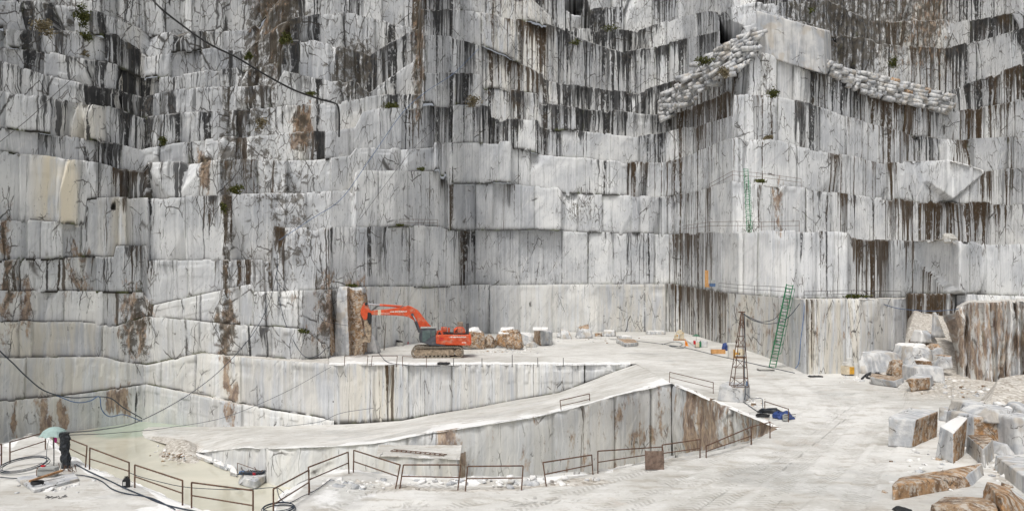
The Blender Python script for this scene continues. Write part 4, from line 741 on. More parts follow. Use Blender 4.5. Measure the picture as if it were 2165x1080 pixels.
# ---------------------------------------------------------------- excavator
e0=PZ(925,757); EX=empty('excavator',e0,'orange tracked excavator with its arm raised, parked on the working floor','excavator',rz=R(5))
def ep(px_,py_,yo=0.):
    d=e0[1]+yo; return ((px_-CX)/F*d-e0[0]*(1) , CZ-(py_-H0)/F*d)
def epoly(pts,yo): return [ep(740+x/6.75,610+y/6.75,yo) for x,y in pts]
def smooth_loop(x0,x1,z0,z1,r0,r1,n=9):
    pts=[]
    for k in range(n): a=math.pi/2+math.pi*k/(n-1); pts.append((x0+r0+r0*math.cos(a),(z0+z1)/2+(z1-z0)/2*math.sin(a)))
    for k in range(n): a=-math.pi/2+math.pi*k/(n-1); pts.append((x1-r1+r1*math.cos(a),(z0+z1)/2+(z1-z0)/2*math.sin(a)))
    return pts
tx0,_=ep(870,757); tx1,_=ep(980,757)
for yo in (0.,3.5):
    m=MB(); lp=smooth_loop(tx0,tx1,.0,1.32,.66,.6); inn=smooth_loop(tx0+.13,tx1-.13,.13,1.19,.53,.47); n=len(lp)
    for (ya,yb) in ((yo,yo+.75),):
        v=[(a,ya,b) for a,b in lp]+[(a,yb,b) for a,b in lp]+[(a,ya,b) for a,b in inn]+[(a,yb,b) for a,b in inn]
        f=[]
        for i in range(n):
            j=(i+1)%n; f+=[(i,j,j+n,i+n),(i+2*n,i+3*n,j+3*n,j+2*n),(i,i+2*n,j+2*n,j),(i+n,j+n,j+3*n,i+3*n)]
        m.add(v,f)
    trk=m.build('track',M_trk,EX)
    sh=MB(); per=[]; 
    for i in range(n):
        a=np.array(lp[i]);b=np.array(lp[(i+1)%n]); L_=np.linalg.norm(b-a); k=max(1,int(L_/.22))
        for q in range(k):
            c=a+(b-a)*(q+.5)/k; tdir=(b-a)/L_; nr_=np.array([tdir[1],-tdir[0]])*(-1 if False else 1)
            cc=np.array([(tx0+tx1)/2,.66]); 
            if nr_@(c-cc)<0: nr_=-nr_
            w=tdir*.085; h_=nr_*.05
            sh.hexa([(c[0]-w[0],yo-.03,c[1]-w[1]),(c[0]+w[0],yo-.03,c[1]+w[1]),(c[0]+w[0],yo+.78,c[1]+w[1]),(c[0]-w[0],yo+.78,c[1]-w[1]),(c[0]-w[0]+h_[0],yo-.03,c[1]-w[1]+h_[1]),(c[0]+w[0]+h_[0],yo-.03,c[1]+w[1]+h_[1]),(c[0]+w[0]+h_[0],yo+.78,c[1]+w[1]+h_[1]),(c[0]-w[0]+h_[0],yo+.78,c[1]-w[1]+h_[1])])
    sh.build('track_shoes',M_trk,trk)
    fr_=MB(); fr_.prism([(tx0+.5,.3),(tx1-1.1,.3),(tx1-1.0,1.0),(tx1-1.6,1.08),(tx0+1.2,1.08),(tx0+.45,.95)],yo+.12,yo+.7); fr_.build('track_frame',M_mud,trk,bevel=.03)
    rl=MB()
    for k in range(8): rl.disc((tx0+1.0+k*.47,.24),.15,yo+.06,yo+.66,12)
    rl.build('rollers',M_trk,trk)
    sp=MB(); sp.disc((tx1-.62,.66),.42,yo+.04,yo+.7,18); sp.disc((tx1-.62,.66),.2,yo-.02,yo+.04,12); sp.build('sprocket',M_mud,trk)
    sp=MB(); sp.disc((tx0+.68,.66),.44,yo+.1,yo+.66,18); sp.build('idler',M_mud,trk)
m=MB(); m.box(tx0+1.4,tx1-1.5,.75,3.5,.55,1.25); m.disc((0,0),.01,0,.01,6); m.build('undercarriage',M_trk,EX,bevel=.05)
m=MB(); m.tube([(.4,2.1,1.2),(.4,2.1,1.6)],1.1,24); m.build('slewing_ring',M_blk,EX)
def exq(X,Y,yo): return ep(740+X/6.75,610+Y/6.75,yo)
yF=.15; yK=4.1
m=MB(); m.prism(epoly([(1225,660),(1330,655),(1725,660),(1725,800),(1690,812),(1360,805),(1225,785)],yF),yF,yK); bd=m.build('body',M_or,EX,bevel=.07)
m=MB(); m.prism(epoly([(1655,657),(1730,657),(1734,790),(1715,812),(1655,812)],yF-.06),yF-.06,yK+.06); m.build('counterweight',M_or,EX,bevel=.09)
m=MB(); m.prism(epoly([(1095,783),(1225,675),(1229,790),(1360,806),(1360,818),(1130,806)],yF-.03),yF-.03,yK); m.build('side_skirt',M_gry,EX,bevel=.04)
m=MB(); m.prism(epoly([(1130,806),(1560,815),(1560,830),(1130,826)],yF+.2),yF+.2,yK-.2); m.build('lower_frame',M_blk,EX,bevel=.03)
# cab
cab=MB(); cab.prism(epoly([(1000,600),(1018,560),(1225,562),(1228,785),(1110,795),(1000,760),(990,700)],yF),yF,yF+1.25); cb_=cab.build('cab',M_gry,EX,bevel=.07)
m=MB(); m.prism(epoly([(1035,600),(1150,590),(1150,690),(1100,735),(1060,765),(1030,745)],yF-.035),yF-.035,yF+.02); m.build('door_window',M_gls,cb_,bevel=.02)
m=MB(); m.prism(epoly([(1165,592),(1218,592),(1218,665),(1165,680)],yF-.035),yF-.035,yF+.02); m.build('side_window',M_gls,cb_,bevel=.02)
m=MB(); m.prism(epoly([(996,605),(1008,590),(1000,750),(986,700)],yF+.12),yF+.12,yF+1.13); m.build('windscreen',M_gls,cb_)
m=MB(); m.prism(epoly([(1008,548),(1235,548),(1235,566),(1004,568)],yF-.06),yF-.06,yF+1.32); m.build('cab_roof',M_box,cb_,bevel=.03)
m=MB(); m.tube([(*[exq(1010,585,0)[0]],yF-.12,exq(0,590,0)[1]),(exq(988,0,0)[0],yF-.15,exq(0,680,0)[1]),(exq(1005,0,0)[0],yF-.12,exq(0,768,0)[1])],.035,6); m.build('cab_guard_rail',M_dsteel,cb_)
m=MB(); m.box(exq(1060,0,0)[0],exq(1090,0,0)[0],yF+.3,yF+.85,exq(0,760,0)[1],exq(0,680,0)[1]); 
# upper deck: hood, tanks, rails, exhaust
m=MB(); m.prism(epoly([(1490,655),(1490,585),(1540,550),(1625,550),(1660,600),(1662,658)],1.),1.0,3.6); hd=m.build('engine_hood',M_or,EX,bevel=.12)
m=MB(); m.prism(epoly([(1505,612),(1545,570),(1530,612),(1545,612),(1545,618),(1508,618)],.96),.97,1.0); m.build('hood_grille',M_blk,hd)
m=MB(); m.prism(epoly([(1312,625),(1312,552),(1345,545),(1395,548),(1395,625)],1.2),1.2,2.4); m.build('fuel_tank',M_or,EX,bevel=.1)
m=MB(); m.prism(epoly([(1405,630),(1405,562),(1440,560),(1440,630)],1.2),1.2,2.6); m.build('hydraulic_tank',M_or,EX,bevel=.08)
m=MB(); m.prism(epoly([(1232,655),(1240,605),(1290,595),(1322,620),(1330,655)],.4),.4,1.6); m.build('deck_step',M_or,EX,bevel=.05)
m=MB(); m.prism(epoly([(1262,655),(1268,620),(1290,615),(1308,655)],.36),.37,.42); m.build('air_intake',M_blk,EX)
m=MB(); m.box(exq(1330,0,0)[0],exq(1700,0,0)[0],.6,3.6,exq(0,660,0)[1]-.02,exq(0,640,0)[1]); m.build('upper_deck',M_blk,EX,bevel=.02)
m=MB(); zt=exq(0,542,.3)[1]; zb=exq(0,655,.3)[1]
for X in (1360,1415,1475,1540,1600,1650,1690): x=exq(X,0,.3)[0]; m.tube([(x,.3,zb),(x,.3,zt if X<1650 else zb+.3*(zt-zb))],.022,5)
m.tube([(exq(1300,0,.3)[0],.3,zt),(exq(1645,0,.3)[0],.3,zt),(exq(1700,0,.3)[0],.3,zb+.1)],.025,5)
m.tube([(exq(1268,0,.3)[0],.3,exq(0,600,0)[1]),(exq(1268,0,.3)[0],.3,exq(0,490,0)[1]),(exq(1300,0,.3)[0],.3,exq(0,482,0)[1]),(exq(1325,0,.3)[0],.3,exq(0,490,0)[1]),(exq(1325,0,.3)[0],.3,exq(0,600,0)[1])],.025,5)
m.build('handrail',M_dsteel,EX)
m=MB(); q=exq(1700,600,2.5); m.tube([(q[0],2.5,q[1]-.6),(q[0],2.5,q[1]+.9)],.2,10); m.build('exhaust',M_gry,EX)
m=MB(); q=exq(1600,560,2.6); m.box(q[0]-.35,q[0]+.35,2.,2.9,q[1]-.3,q[1]+.75); m.build('air_filter_housing',M_trk,EX,bevel=.1)
# boom, stick, ripper in the middle plane
yb=1.75
boom=MB(); boom.prism(epoly([(322,330),(345,312),(440,302),(560,292),(690,272),(770,262),(850,240),(905,262),(990,308),(1050,388),(1110,465),(1190,560),(1235,640),(1130,690),(1060,640),(1005,572),(985,520),(930,452),(870,412),(800,390),(640,378),(440,374),(340,374)],yb),yb,yb+.85); bo=boom.build('boom',M_or,EX,bevel=.05)
m=MB(); m.prism(epoly([(425,300),(470,298),(470,376),(425,374)],yb-.02),yb-.015,yb-.003); m.build('worn_patch',M_cream,bo)
def etube(name,a,b,r,mat,par,y0,n=10):
    p=exq(a[0],a[1],y0); q=exq(b[0],b[1],y0); m=MB(); m.tube([(p[0],y0,p[1]),(q[0],y0,q[1])],r,n); return m.build(name,mat,par,smooth=False)
etube('stick_cylinder',(458,232),(785,258),.14,M_or,bo,yb+.42); etube('stick_cylinder_rod',(262,212),(470,232),.075,M_chr,bo,yb+.42)
m=MB(); m.prism(epoly([(730,270),(770,245),(800,250),(850,240),(840,262),(760,275)],yb+.1),yb+.1,yb+.75); m.build('cylinder_bracket',M_gry,bo,bevel=.02)
for k,yo in enumerate((yb-.28,yb+1.13)):
    etube('boom_cylinder_rod',(912,368),(965,470),.075,M_chr,bo,yo); etube('boom_cylinder',(960,462),(1020,620),.13,M_gry,bo,yo)
m=MB(); q=exq(912,368,yb); m.disc(q,.16,yb-.35,yb+1.2,14); m.build('boom_pin',M_gry,bo)
m=MB(); m.prism(epoly([(985,520),(1010,515),(1060,570),(1040,600),(1000,575)],yb-.12),yb-.12,yb+.97); m.build('boom_foot_bracket',M_or,bo,bevel=.03)
st=MB(); st.prism(epoly([(225,215),(240,200),(275,210),(282,235),(305,290),(335,330),(330,375),(300,400),(265,440),(235,445),(205,400),(183,350),(188,295)],yb+.1),yb+.1,yb+.72); sk=st.build('stick',M_or,EX,bevel=.05)
m=MB(); m.prism(epoly([(285,335),(335,345),(332,480),(325,512),(300,500),(275,440)],yb+.02),yb+.02,yb+.8); m.build('link_plate',M_blk,sk,bevel=.03)
m=MB(); m.prism(epoly([(232,440),(280,430),(335,500),(338,620),(326,740),(300,735),(262,660),(240,560)],yb+.16),yb+.16,yb+.66); m.build('stick_lower_half',M_mud,sk,bevel=.04)
etube('bucket_cylinder',(195,360),(235,560),.11,M_rustm,sk,yb+.4); etube('bucket_cylinder_rod',(235,560),(262,640),.06,M_chr,sk,yb+.4)
m=MB(); q=exq(262,218,yb); m.disc(q,.17,yb-.02,yb+.85,12); m.build('stick_pin',M_blk,sk)
rp=MB(); rp.prism(epoly([(326,742),(312,770),(255,752),(205,765),(170,800),(145,870),(128,935),(104,955),(96,935),(108,860),(122,780),(160,715),(210,688),(262,690),(305,715)],yb+.2),yb+.2,yb+.62); rp.build('ripper_tooth',M_mud,EX,bevel=.03)
# lettering: the maker's word on the boom; the two long lines are illegible in the photo and stay strokes
def text(s_,name,x,y,z,size,par,mat,rz=0,ex=.004,tilt=0):
    cu=bpy.data.curves.new(name,'FONT'); cu.body=s_; cu.size=size; cu.extrude=ex; o=bpy.data.objects.new(name,cu); S.collection.objects.link(o)
    dg=bpy.context.evaluated_depsgraph_get(); me=bpy.data.meshes.new_from_object(o.evaluated_get(dg)); bpy.data.objects.remove(o); bpy.data.curves.remove(cu)
    o=bpy.data.objects.new(name,me); me.materials.clear(); me.materials.append(mat); S.collection.objects.link(o); o.parent=par; o.location=(x,y,z); o.rotation_euler=(R(90),tilt,rz); return o
q=exq(468,362,yb); text('HITACHI','maker_lettering',q[0],yb-.008,q[1],.26,bo,M_letter)
def strokes(name,X0,Y0,X1,Y1,hh,par,yo,seed):
    r=random.Random(seed); m=MB(); n=26
    for k in range(n):
        t=k/n
        if r.random()<.1: continue
        x,z=exq(X0+(X1-X0)*t,Y0+(Y1-Y0)*t,yo); w=.045+r.random()*.03; 
        m.box(x,x+.03,yo-.012,yo-.002,z,z+hh); m.box(x+.03,x+w+.03,yo-.012,yo-.002,z+hh*r.choice((0,.4,.8)),z+hh*.2+hh*r.choice((0,.4,.8)))
    m.build(name,M_letter,par)
strokes('company_lettering',598,338,838,334,.16,bo,yb-.003,1); strokes('company_lettering',1412,700,1655,704,.17,bd,yF-.004,2)
m=MB(); 
for k in range(4): x,z=exq(1598+k*16,778,yF); m.box(x,x+.09,yF-.012,yF-.003,z,z+.12)
m.build('model_number_marks',M_letter,bd)
m=MB(); x,z=exq(1277,735,yF); m.box(x,x+.5,yF-.012,yF-.002,z,z+.1); m.box(x,x+.5,yF-.012,yF-.002,z+.2,z+.3); m.build('red_reflectors',M_red,bd)
# ---------------------------------------------------------------- railings of rusty tube
def railing(label,a,at,b,bt,z=0.,group='rusty guard rails around the pit',mid=.5,r=.028,mat=M_rustm,name='guard_rail',midp=None):
    A=PZ(*a,z); B=PZ(*b,z); AT=P(*at,A[1]); BT=P(*bt,B[1]); o=A.copy()
    E=empty(name,o,label,'railing',group)
    ext=lambda p,q:p-(q-p)*.18/np.linalg.norm(q-p)*0+np.array([0,0,-.15])
    for p,q in ((A,AT),(B,BT)): m=MB(); m.o=o; m.tube([p+np.array([0,0,-.15]),q],r); m.build('post',mat,E)
    m=MB(); m.o=o; m.tube([AT,BT],r); m.build('top_rail',mat,E)
    if mid: m=MB(); m.o=o; m.tube([A+(AT-A)*mid,B+(BT-B)*mid],r*.85); m.build('middle_rail',mat,E)
    return E
railing('guard rail at the far left edge of the picture, running out of frame',(-70,990),(-70,955),(3,983),(3,938))
railing('guard rail rising behind the wire coil, left of the umbrella',(21,977),(21,934),(96,950),(96,913))
railing('guard rail directly right of the black wrapped post',(113,948),(113,914),(180,987),(184,942))
railing('guard rail right of the black wrapped post, ending above the black can',(189,992),(190,946),(273,1014),(273,977))
railing('guard rail just right of the black can',(285,1031),(285,982),(386,1069),(386,1015))
railing('guard rail over the mud pool, second from the black can',(405,1074),(405,1019),(535,1100),(535,1036))
railing('guard rail climbing to the right beside the small wire coil',(578,1098),(578,1033),(653,1045),(653,993))
railing('guard rail climbing up to the white bank, right of the small wire coil one',(655,1040),(652,987),(738,1000),(736,955))
railing('leaning guard rail falling to the right from the white bank',(747,998),(748,951),(835,1030),(846,982))
railing('first guard rail of the three on the level white bank, leaning left',(844,1030),(853,982),(967,1035),(974,982))
railing('middle guard rail of the three on the level white bank',(983,1037),(989,985),(1102,1035),(1106,984))
railing('guard rail leaning right, just left of the long rail beside the rusty plate',(1156,1027),(1148,977),(1254,1002),(1251,961))
railing('long guard rail ending at the rusty square plate',(1264,1000),(1264,953),(1400,968),(1400,944),mid=.5)
railing('guard rail right of the rusty square plate',(1404,975),(1400,940),(1480,966),(1480,928))
railing('low guard rail along the brown pit wall corner',(1493,965),(1493,942),(1588,940),(1588,902))
railing('guard rail at the pit corner below the blue tarpaulin',(1589,938),(1588,902),(1628,926),(1628,892),mid=0)
railing('guard rail beside the cable heap, behind the blue tarpaulin',(1617,873),(1617,848),(1667,892),(1667,864),mid=0)
railing('guard rail on the far pit edge left of the lattice mast',(1415,808),(1416,786),(1508,832),(1508,808))
railing('short guard rail on the ramp edge',(1187,869),(1184,846),(1248,855),(1246,832),z=-1.35,r=.035)
railing('low wire barrier at the terrace edge, left of the excavator tracks',(785,771),(787,752),(838,772),(840,752),mid=0,r=.035,group='low barriers along the terrace edge')
railing('low wire barrier at the terrace edge, in front of the excavator tracks',(851,772),(851,753),(901,774),(902,755),mid=0,r=.035,group='low barriers along the terrace edge')
railing('low wire barrier at the terrace edge, farthest left near the cleft',(728,770),(729,752),(776,770),(778,751),mid=0,r=.035,group='low barriers along the terrace edge')
for i,(x,y0,y1,lab) in enumerate([(959,774,757,'thin steel post on the terrace edge just right of the excavator tracks'),(1019,775,757,'thin steel post on the terrace edge below the tan boulders'),(1083,775,749,'tallest thin steel post on the terrace edge'),(1137,775,756,'thin steel post on the terrace edge below the square two-tone block'),(1191,774,756,'last thin steel post to the right on the terrace edge')]):
    p=PZ(x,y0); m=MB(); m.o=p; m.tube([p,P(x,y1,p[1])],.04); m.tube([p+np.array([-.12,0,.02]),p+np.array([.12,0,.02])],.03); o=m.build('steel_post',M_dsteel); o.location=tuple(p); tag(o,lab,'post','thin steel posts along the terrace edge')
def ledge_rail(label,pts,h=.95,r=.028,mat=M_rustm):
    W_=[P(x,y,d) for x,y,d in pts]; o=W_[0]; E=empty('guard_rail',o,label,'railing','thin guard rails on the upper ledges')
    up=np.array([0,0,h]); 
    for p in W_: m=MB(); m.o=o; m.tube([p-up*.2,p+up],r); m.build('post',mat,E)
    for k,nm in ((1.,'top_rail'),(.5,'middle_rail')): m=MB(); m.o=o; m.tube([p+up*k for p in W_],r); m.build(nm,mat,E)
ledge_rail('long thin guard rail on the ledge left of the tall green ladder',[(1520,612,104),(1560,617,97),(1595,620,92),(1630,622,87),(1660,625,83)],mat=M_dsteel)
ledge_rail('thin guard rail on the ledge right of the tall green ladder',[(1700,631,72),(1750,630,71),(1800,629,71),(1850,630,72),(1905,630,74)],h=.7,mat=M_dsteel)
ledge_rail('thin rusty guard rail at the foot of the small green ladder',[(1444,483+8,140),(1500,486,112),(1560,486,103),(1610,488,101),(1690,486,100)],h=1.2)
ledge_rail('thin rusty guard rail on the bench right of the deep brown stain',[(1500,404,125),(1549,378,114),(1600,382,113),(1694,394,117)],h=1.2)
ledge_rail('thin rusty guard rail on the bench left of the big white recess wall',[(806,479,104),(845,478,107),(885,478,110),(925,478,114)],h=1.)
# ---------------------------------------------------------------- ladders
def ladder(name,label,a,b,w,rung,r,mat,cage=None):
    a=np.array(a);b=np.array(b); ax=(b-a)/np.linalg.norm(b-a); sd=np.array([1,0,0])-ax*ax[0]; sd/=np.linalg.norm(sd); up=np.cross(sd,ax); up*=-1 if up[1]>0 else 1
    E=empty(name,a,label,'ladder'); L_=np.linalg.norm(b-a)
    for s in (-1,1): m=MB(); m.o=a; m.tube([a+sd*s*w/2,b+sd*s*w/2],r); m.build('side_rail',mat,E)
    m=MB(); m.o=a; k=0.
    while k<L_: m.tube([a+ax*k-sd*w/2,a+ax*k+sd*w/2],r*.8,5); k+=rung
    m.build('rungs',mat,E)
    if cage:
        c0,c1=cage; m=MB(); m.o=a; ks=np.arange(c0,c1,.95)
        arc=lambda k,t:a+ax*k+sd*math.cos(t)*w*.75+up*math.sin(t)*w*1.2
        for k in ks: m.tube([arc(k,t) for t in np.linspace(0,math.pi,7)],r*.6,5)
        for t in (.5,1.57,2.6): m.tube([arc(ks[0],t),arc(ks[-1],t)],r*.5,5)
        m.build('safety_cage',mat,E)
    return E
ladder('ladder','tall green steel ladder with a cage leaning on the lowest bench',PZ(1633,776),P(1670,601,73.5),.66,.34,.05,M_grn,(1.6,9.))
ladder('ladder','small green caged ladder on an upper bench',P(1584,490,101),P(1577,357,108),.6,.33,.045,M_grn,(.6,9.5))
ladder('ladder','rusty ladder lying flat on the ledge above the pit',PZ(829,951,-2.84),PZ(942,961,-2.84),.42,.35,.03,M_rustm)
# ---------------------------------------------------------------- lattice mast on its block
mb=blk('squared marble block standing as the foot of the lattice mast',[(1516,846),(1571,852),(1587,838),(1532,833)],[(1521,812),(1573,821),(1586,811),(1540,805)],cat='block',name='marble_block',n=14,seed=91,chip=.06,rough=.012)
d=50.5; base=P(1562,816,d); Mt=empty('lattice_mast',base,'rusty lattice mast leaning slightly on a marble block','mast')
topc=P(1569,661,d); bw2=.5
cor=lambda s,t,k:(base+(topc-base)*k)+np.array([s*bw2*(1-.9*k),t*bw2*(1-.9*k),0])
for s,t in ((-1,-1),(1,-1),(1,1),(-1,1)): m=MB(); m.o=base; m.tube([cor(s,t,0),cor(s,t,1)],.03); m.build('leg',M_rustm,Mt)
ks=[0,.12,.26,.40,.54,.68,.80,.9]
for i,k in enumerate(ks):
    m=MB(); m.o=base
    for (s,t),(u_,v_) in (((-1,-1),(1,-1)),((1,-1),(1,1)),((1,1),(-1,1)),((-1,1),(-1,-1))):
        m.tube([cor(s,t,k),cor(u_,v_,k)],.022,5)
        if i<len(ks)-1 and i%2==0: m.tube([cor(s,t,k),cor(u_,v_,ks[i+1])],.018,4)
    m.build('lattice_brace',M_rustm,Mt)
m=MB(); m.o=base; m.tube([topc+np.array([-.25,0,.05]),topc+np.array([.2,0,.05])],.05); m.build('cross_arm',M_rustm,Mt)
# ---------------------------------------------------------------- cables and hoses
def cat_(pts,k=8):
    p=[np.array(q,float) for q in pts]; p=[2*p[0]-p[1]]+p+[2*p[-1]-p[-2]]; o=[]
    for i in range(1,len(p)-2):
        for t in np.linspace(0,1,k,endpoint=False): o.append(.5*((2*p[i])+(-p[i-1]+p[i+1])*t+(2*p[i-1]-5*p[i]+4*p[i+1]-p[i+2])*t*t+(-p[i-1]+3*p[i]-3*p[i+1]+p[i+2])*t**3))
    return o+[p[-2]]
def cable(label,pts,r,mat=M_hose,name='cable',cat='cable',group=None,ground=None):
    W_=[PZ(x,y,ground) if ground is not None else P(x,y,d) for x,y,*dd in pts for d in [dd[0] if dd else 0]]
    W_=cat_(W_); r=r*(.72 if mat is M_hose else 1); o=W_[0]; m=MB(); m.o=o; m.tube(W_,r,6); ob=m.build(name,mat); ob.location=tuple(o); tag(ob,label,cat,group); return ob
cable('thick black hose running down across the top left of the cliff',[(310,-14,84),(340,18,84),(380,50,84.5),(440,92,85),(500,122,86),(560,158,87),(620,190,88),(670,208,89),(703,217,90),(713,222,90),(717,240,90),(717,290,90)],.115,M_pipe,'hose','hose')
cable('blue-black cable bundle sagging across the lower left wall',[(-40,700,60),(0,742,62),(30,770,63),(55,795,64),(95,826,66),(150,840,68),(205,838,71),(235,842,73),(262,862,75),(300,884,78)],.075,M_hose)
cable('pale blue hose hung in loops low on the left wall',[(120,836,67),(160,850,68),(190,847,70),(210,838,71),(215,865,71),(232,880,72),(262,876,74),(300,890,76)],.05,M_hblue)
cable('long cable swinging from the black wrapped post up to the cliff',[(145,914,33),(210,908,42),(280,895,52),(340,868,62),(400,833,69),(455,792,74),(505,742,78),(545,690,80),(572,630,82),(588,560,83)],.045)
cable('thin cable stretched from the black wrapped post to the terrace',[(145,919,33),(240,915,44),(360,903,58),(480,880,70),(600,830,77),(700,775,78)],.03)
cable('cable hanging down the wall left of the cleft',[(586,540,84),(586,600,84),(592,640,83),(606,690,83),(640,750,81),(670,752,80),(690,735,80)],.05)
cable('thin cable crossing diagonally above the cleft',[(587,598,84),(620,630,84),(660,665,85),(700,682,86),(735,688,87)],.04)
cable('cable lying along the foot of the wall behind the ramp',[(560,905,76.5),(620,899,77),(680,890,77.3),(720,873,77.6),(790,862,77.6)],.035)
cable('blue rope slanting across the middle of the cliff',[(1012,104,122),(960,155,118),(900,195,108),(850,240,102),(780,340,98),(722,420,93),(660,462,86),(590,508,84)],.035,M_hblue,'rope','rope')
cable('thin steel rope slanting across the cliff beside the blue one',[(1100,90,130),(960,235,118),(870,320,104),(760,465,96)],.025,M_dsteel,'rope','rope')
cable('steel rope crossing the upper left of the cliff',[(0,300,66),(60,252,68),(110,205,72),(160,160,76)],.03,M_dsteel,'rope','rope')
cable('upper cable from the lattice mast looping to the green ladder',[(1569,662,50.5),(1590,673,56),(1612,680,63),(1640,672,72),(1658,645,80)],.045)
cable('lower cable from the lattice mast looping past the green ladder to the ledge',[(1569,662,50.5),(1595,678,56),(1630,684,62),(1665,672,68),(1697,634,71)],.045)
cable('cable dropping from the top of the lattice mast to the pit edge',[(1574,662,50.2),(1575,720,50.2),(1574,790,50.2),(1576,826,49.6),(1574,845,49)],.04)
cable('cable slung from the lattice mast foot to the cable heap',[(1576,830,49.4),(1588,842,47.5),(1610,842,46),(1612,858,44.5),(1616,868,44)],.03)
cable('cable lying on the pit edge leading to the cable heap',[(1573,850),(1585,858),(1600,868),(1612,873)],.035,ground=.06)
cable('blue pipe slung across the recess at the right',[(1830,630,72),(1860,640,73),(1900,652,75),(1960,657,78),(2010,655,76),(2045,648,70),(2060,642,66)],.035,M_hblue)
cable('blue hose hanging down the buttress right of the green ladder',[(1701,632,68.4),(1699,670,68),(1693,720,67.6),(1689,765,67.5),(1682,778,67.5)],.04,M_hblue)
cable('dark cable lying in front of the far inner corner',[(1290,716),(1360,722),(1440,733),(1520,752),(1600,770),(1680,788)],.05,ground=.05)
cable('looped hose on the floor beside the orange cone',[(1400,728),(1425,722),(1442,726),(1436,732),(1415,731),(1440,736),(1450,732)],.05,ground=.05)
cable('thick cable on the ground running right from the black wrapped post',[(161,981),(185,994),(206,1004),(235,1017),(262,1030),(300,1046),(350,1066),(420,1082)],.035,ground=.05)
cable('second cable on the ground, waving below the thick one',[(118,1005),(161,1003),(194,1008),(216,1017),(236,1032),(265,1042),(320,1052),(370,1076)],.03,ground=.05)
cable('cable lying left of the big wire coil and leaving the picture',[(-60,1002),(0,1008),(40,1010),(75,1004),(100,998)],.03,ground=.05)
cable('grey cable hanging across the guard rails over the mud pool',[(273,998,28),(300,1008,28),(380,1027,27.5),(450,1033,26.5),(520,1034,25.8),(580,1030,25.6),(600,1040,27)],.018)
cable('grey cable lying on the white bank right of the small wire coil',[(585,1030),(592,1052),(610,1062),(640,1048),(668,1035),(700,1012)],.02,ground=.05)
cable('black cable running from the blue block to the terrace edge',[(796,740),(806,752),(815,762),(830,768),(870,772),(930,773)],.05,ground=.06)
def coil(label,cx_,cy_,rx,n,r,mat,seed,zt=0.,tilt=0.,group=None,z=0.):
    c=PZ(cx_,cy_,z); q=random.Random(seed); m=MB(); pts=[]
    for k in range(n*20+1):
        a=2*math.pi*k/20; s=1+.08*math.sin(a*.37+seed)+.04*math.sin(a*.9); pts.append(np.array([rx*s*math.cos(a),rx*s*1.15*math.sin(a),.04+.03*(k/20)+tilt*math.sin(a)+tilt]))
    m.tube(pts,r,6); o=m.build('wire_coil',mat); o.location=tuple(c); tag(o,label,'coil',group); return o
coil('big loose coil of blue-grey cable beside the umbrella',52,992,.80,4,.015,M_hose,1,tilt=.12)
coil('small loose coil of dark cable on the white bank by the guard rail',590,1080,.5,5,.014,M_hose,2)
coil('small tight black coil lying on the grey slab',79,1025,.19,4,.018,M_blk,3,z=.14)
coil('dark coil of cable in the cable heap by the pit corner',1613,881,.35,4,.035,M_blk,4)
# ---------------------------------------------------------------- control post with umbrella
rock('thin grey marble slab lying under the control box',[PZ(72,1042),PZ(168,1017),PZ(150,998),PZ(34,1014)]+[PZ(72,1042)+np.array([0,0,.12]),PZ(168,1017)+np.array([0,0,.12]),PZ(150,998)+np.array([0,0,.12]),PZ(34,1014)+np.array([0,0,.12])],cat='slab',name='marble_slab',n=12,seed=95,chip=.04,rough=.004)
ub=PZ(114,986); U=empty('umbrella',ub,'pale green umbrella fixed on a pole over the control box','umbrella')
m=MB(); m.tube([(0,0,0),(0,0,1.72)],.022,8); m.build('pole',M_dsteel,U)
zc=1.72; m=MB(); n=8; ring=[]; v=[(0,0,zc)];f=[]
for k in range(3):
    rr=(.22,.42,.58)[k]; zz=zc-(.05,.18,.40)[k]
    for j in range(n*2): a=math.pi*j/n; w=1 if j%2==0 else (.97,.95,.88)[k]; v.append((rr*w*math.cos(a),rr*w*math.sin(a),zz+(0 if j%2==0 else (.0,.01,.05)[k])))
N2=n*2
f+=[(0,1+j,1+(j+1)%N2) for j in range(N2)]
for k in range(2): f+=[(1+k*N2+j,1+(k+1)*N2+j,1+(k+1)*N2+(j+1)%N2,1+k*N2+(j+1)%N2) for j in range(N2)]
m.add(v,f); cn=m.build('canopy',M_umb,U); sd=cn.modifiers.new('s','SOLIDIFY'); sd.thickness=.008
m=MB()
for j in range(n): a=2*math.pi*j/n; m.tube([(0,0,zc-.02),(.21*math.cos(a),.21*math.sin(a),zc-.07),(.41*math.cos(a),.41*math.sin(a),zc-.2),(.575*math.cos(a),.575*math.sin(a),zc-.41)],.006,4)
m.build('ribs',M_dsteel,U); m=MB(); m.tube([(0,0,zc),(0,0,zc+.08)],.014,6); m.build('tip',M_dsteel,U)
m=MB(); m.add([(0.03,-.03,1.25),(.12,-.03,1.27),(.13,-.03,1.05),(.05,-.03,1.02),(0.03,0.02,1.25),(.12,.02,1.27),(.13,.02,1.05),(.05,.02,1.02)],[(0,1,2,3),(7,6,5,4),(0,4,5,1),(1,5,6,2),(2,6,7,3),(3,7,4,0)]); o=m.build('pink_rag',M_pink,bevel=.01); o.location=tuple(ub); tag(o,'pink rag tied below the umbrella canopy','rag')
cable('blue-grey lead dropping from the umbrella to the control box',[(103,930,30.6),(99,950,30.4),(98,978,30.2)],.014)
cb0=PZ(102,1006,.13); Cb=empty('control_box',cb0,'grey metal control box with a red switch on the grey slab','control box',rz=R(8))
m=MB(); m.prism([(-.34,0),(.30,0),(.33,.36),(-.28,.40),(-.34,.30)],-.18,.2); m.build('housing',M_box,Cb,bevel=.02)
m=MB(); m.tube([(-.18,-.02,.39),(-.18,-.02,.44)],.085,14); m.build('red_switch',M_red,Cb)
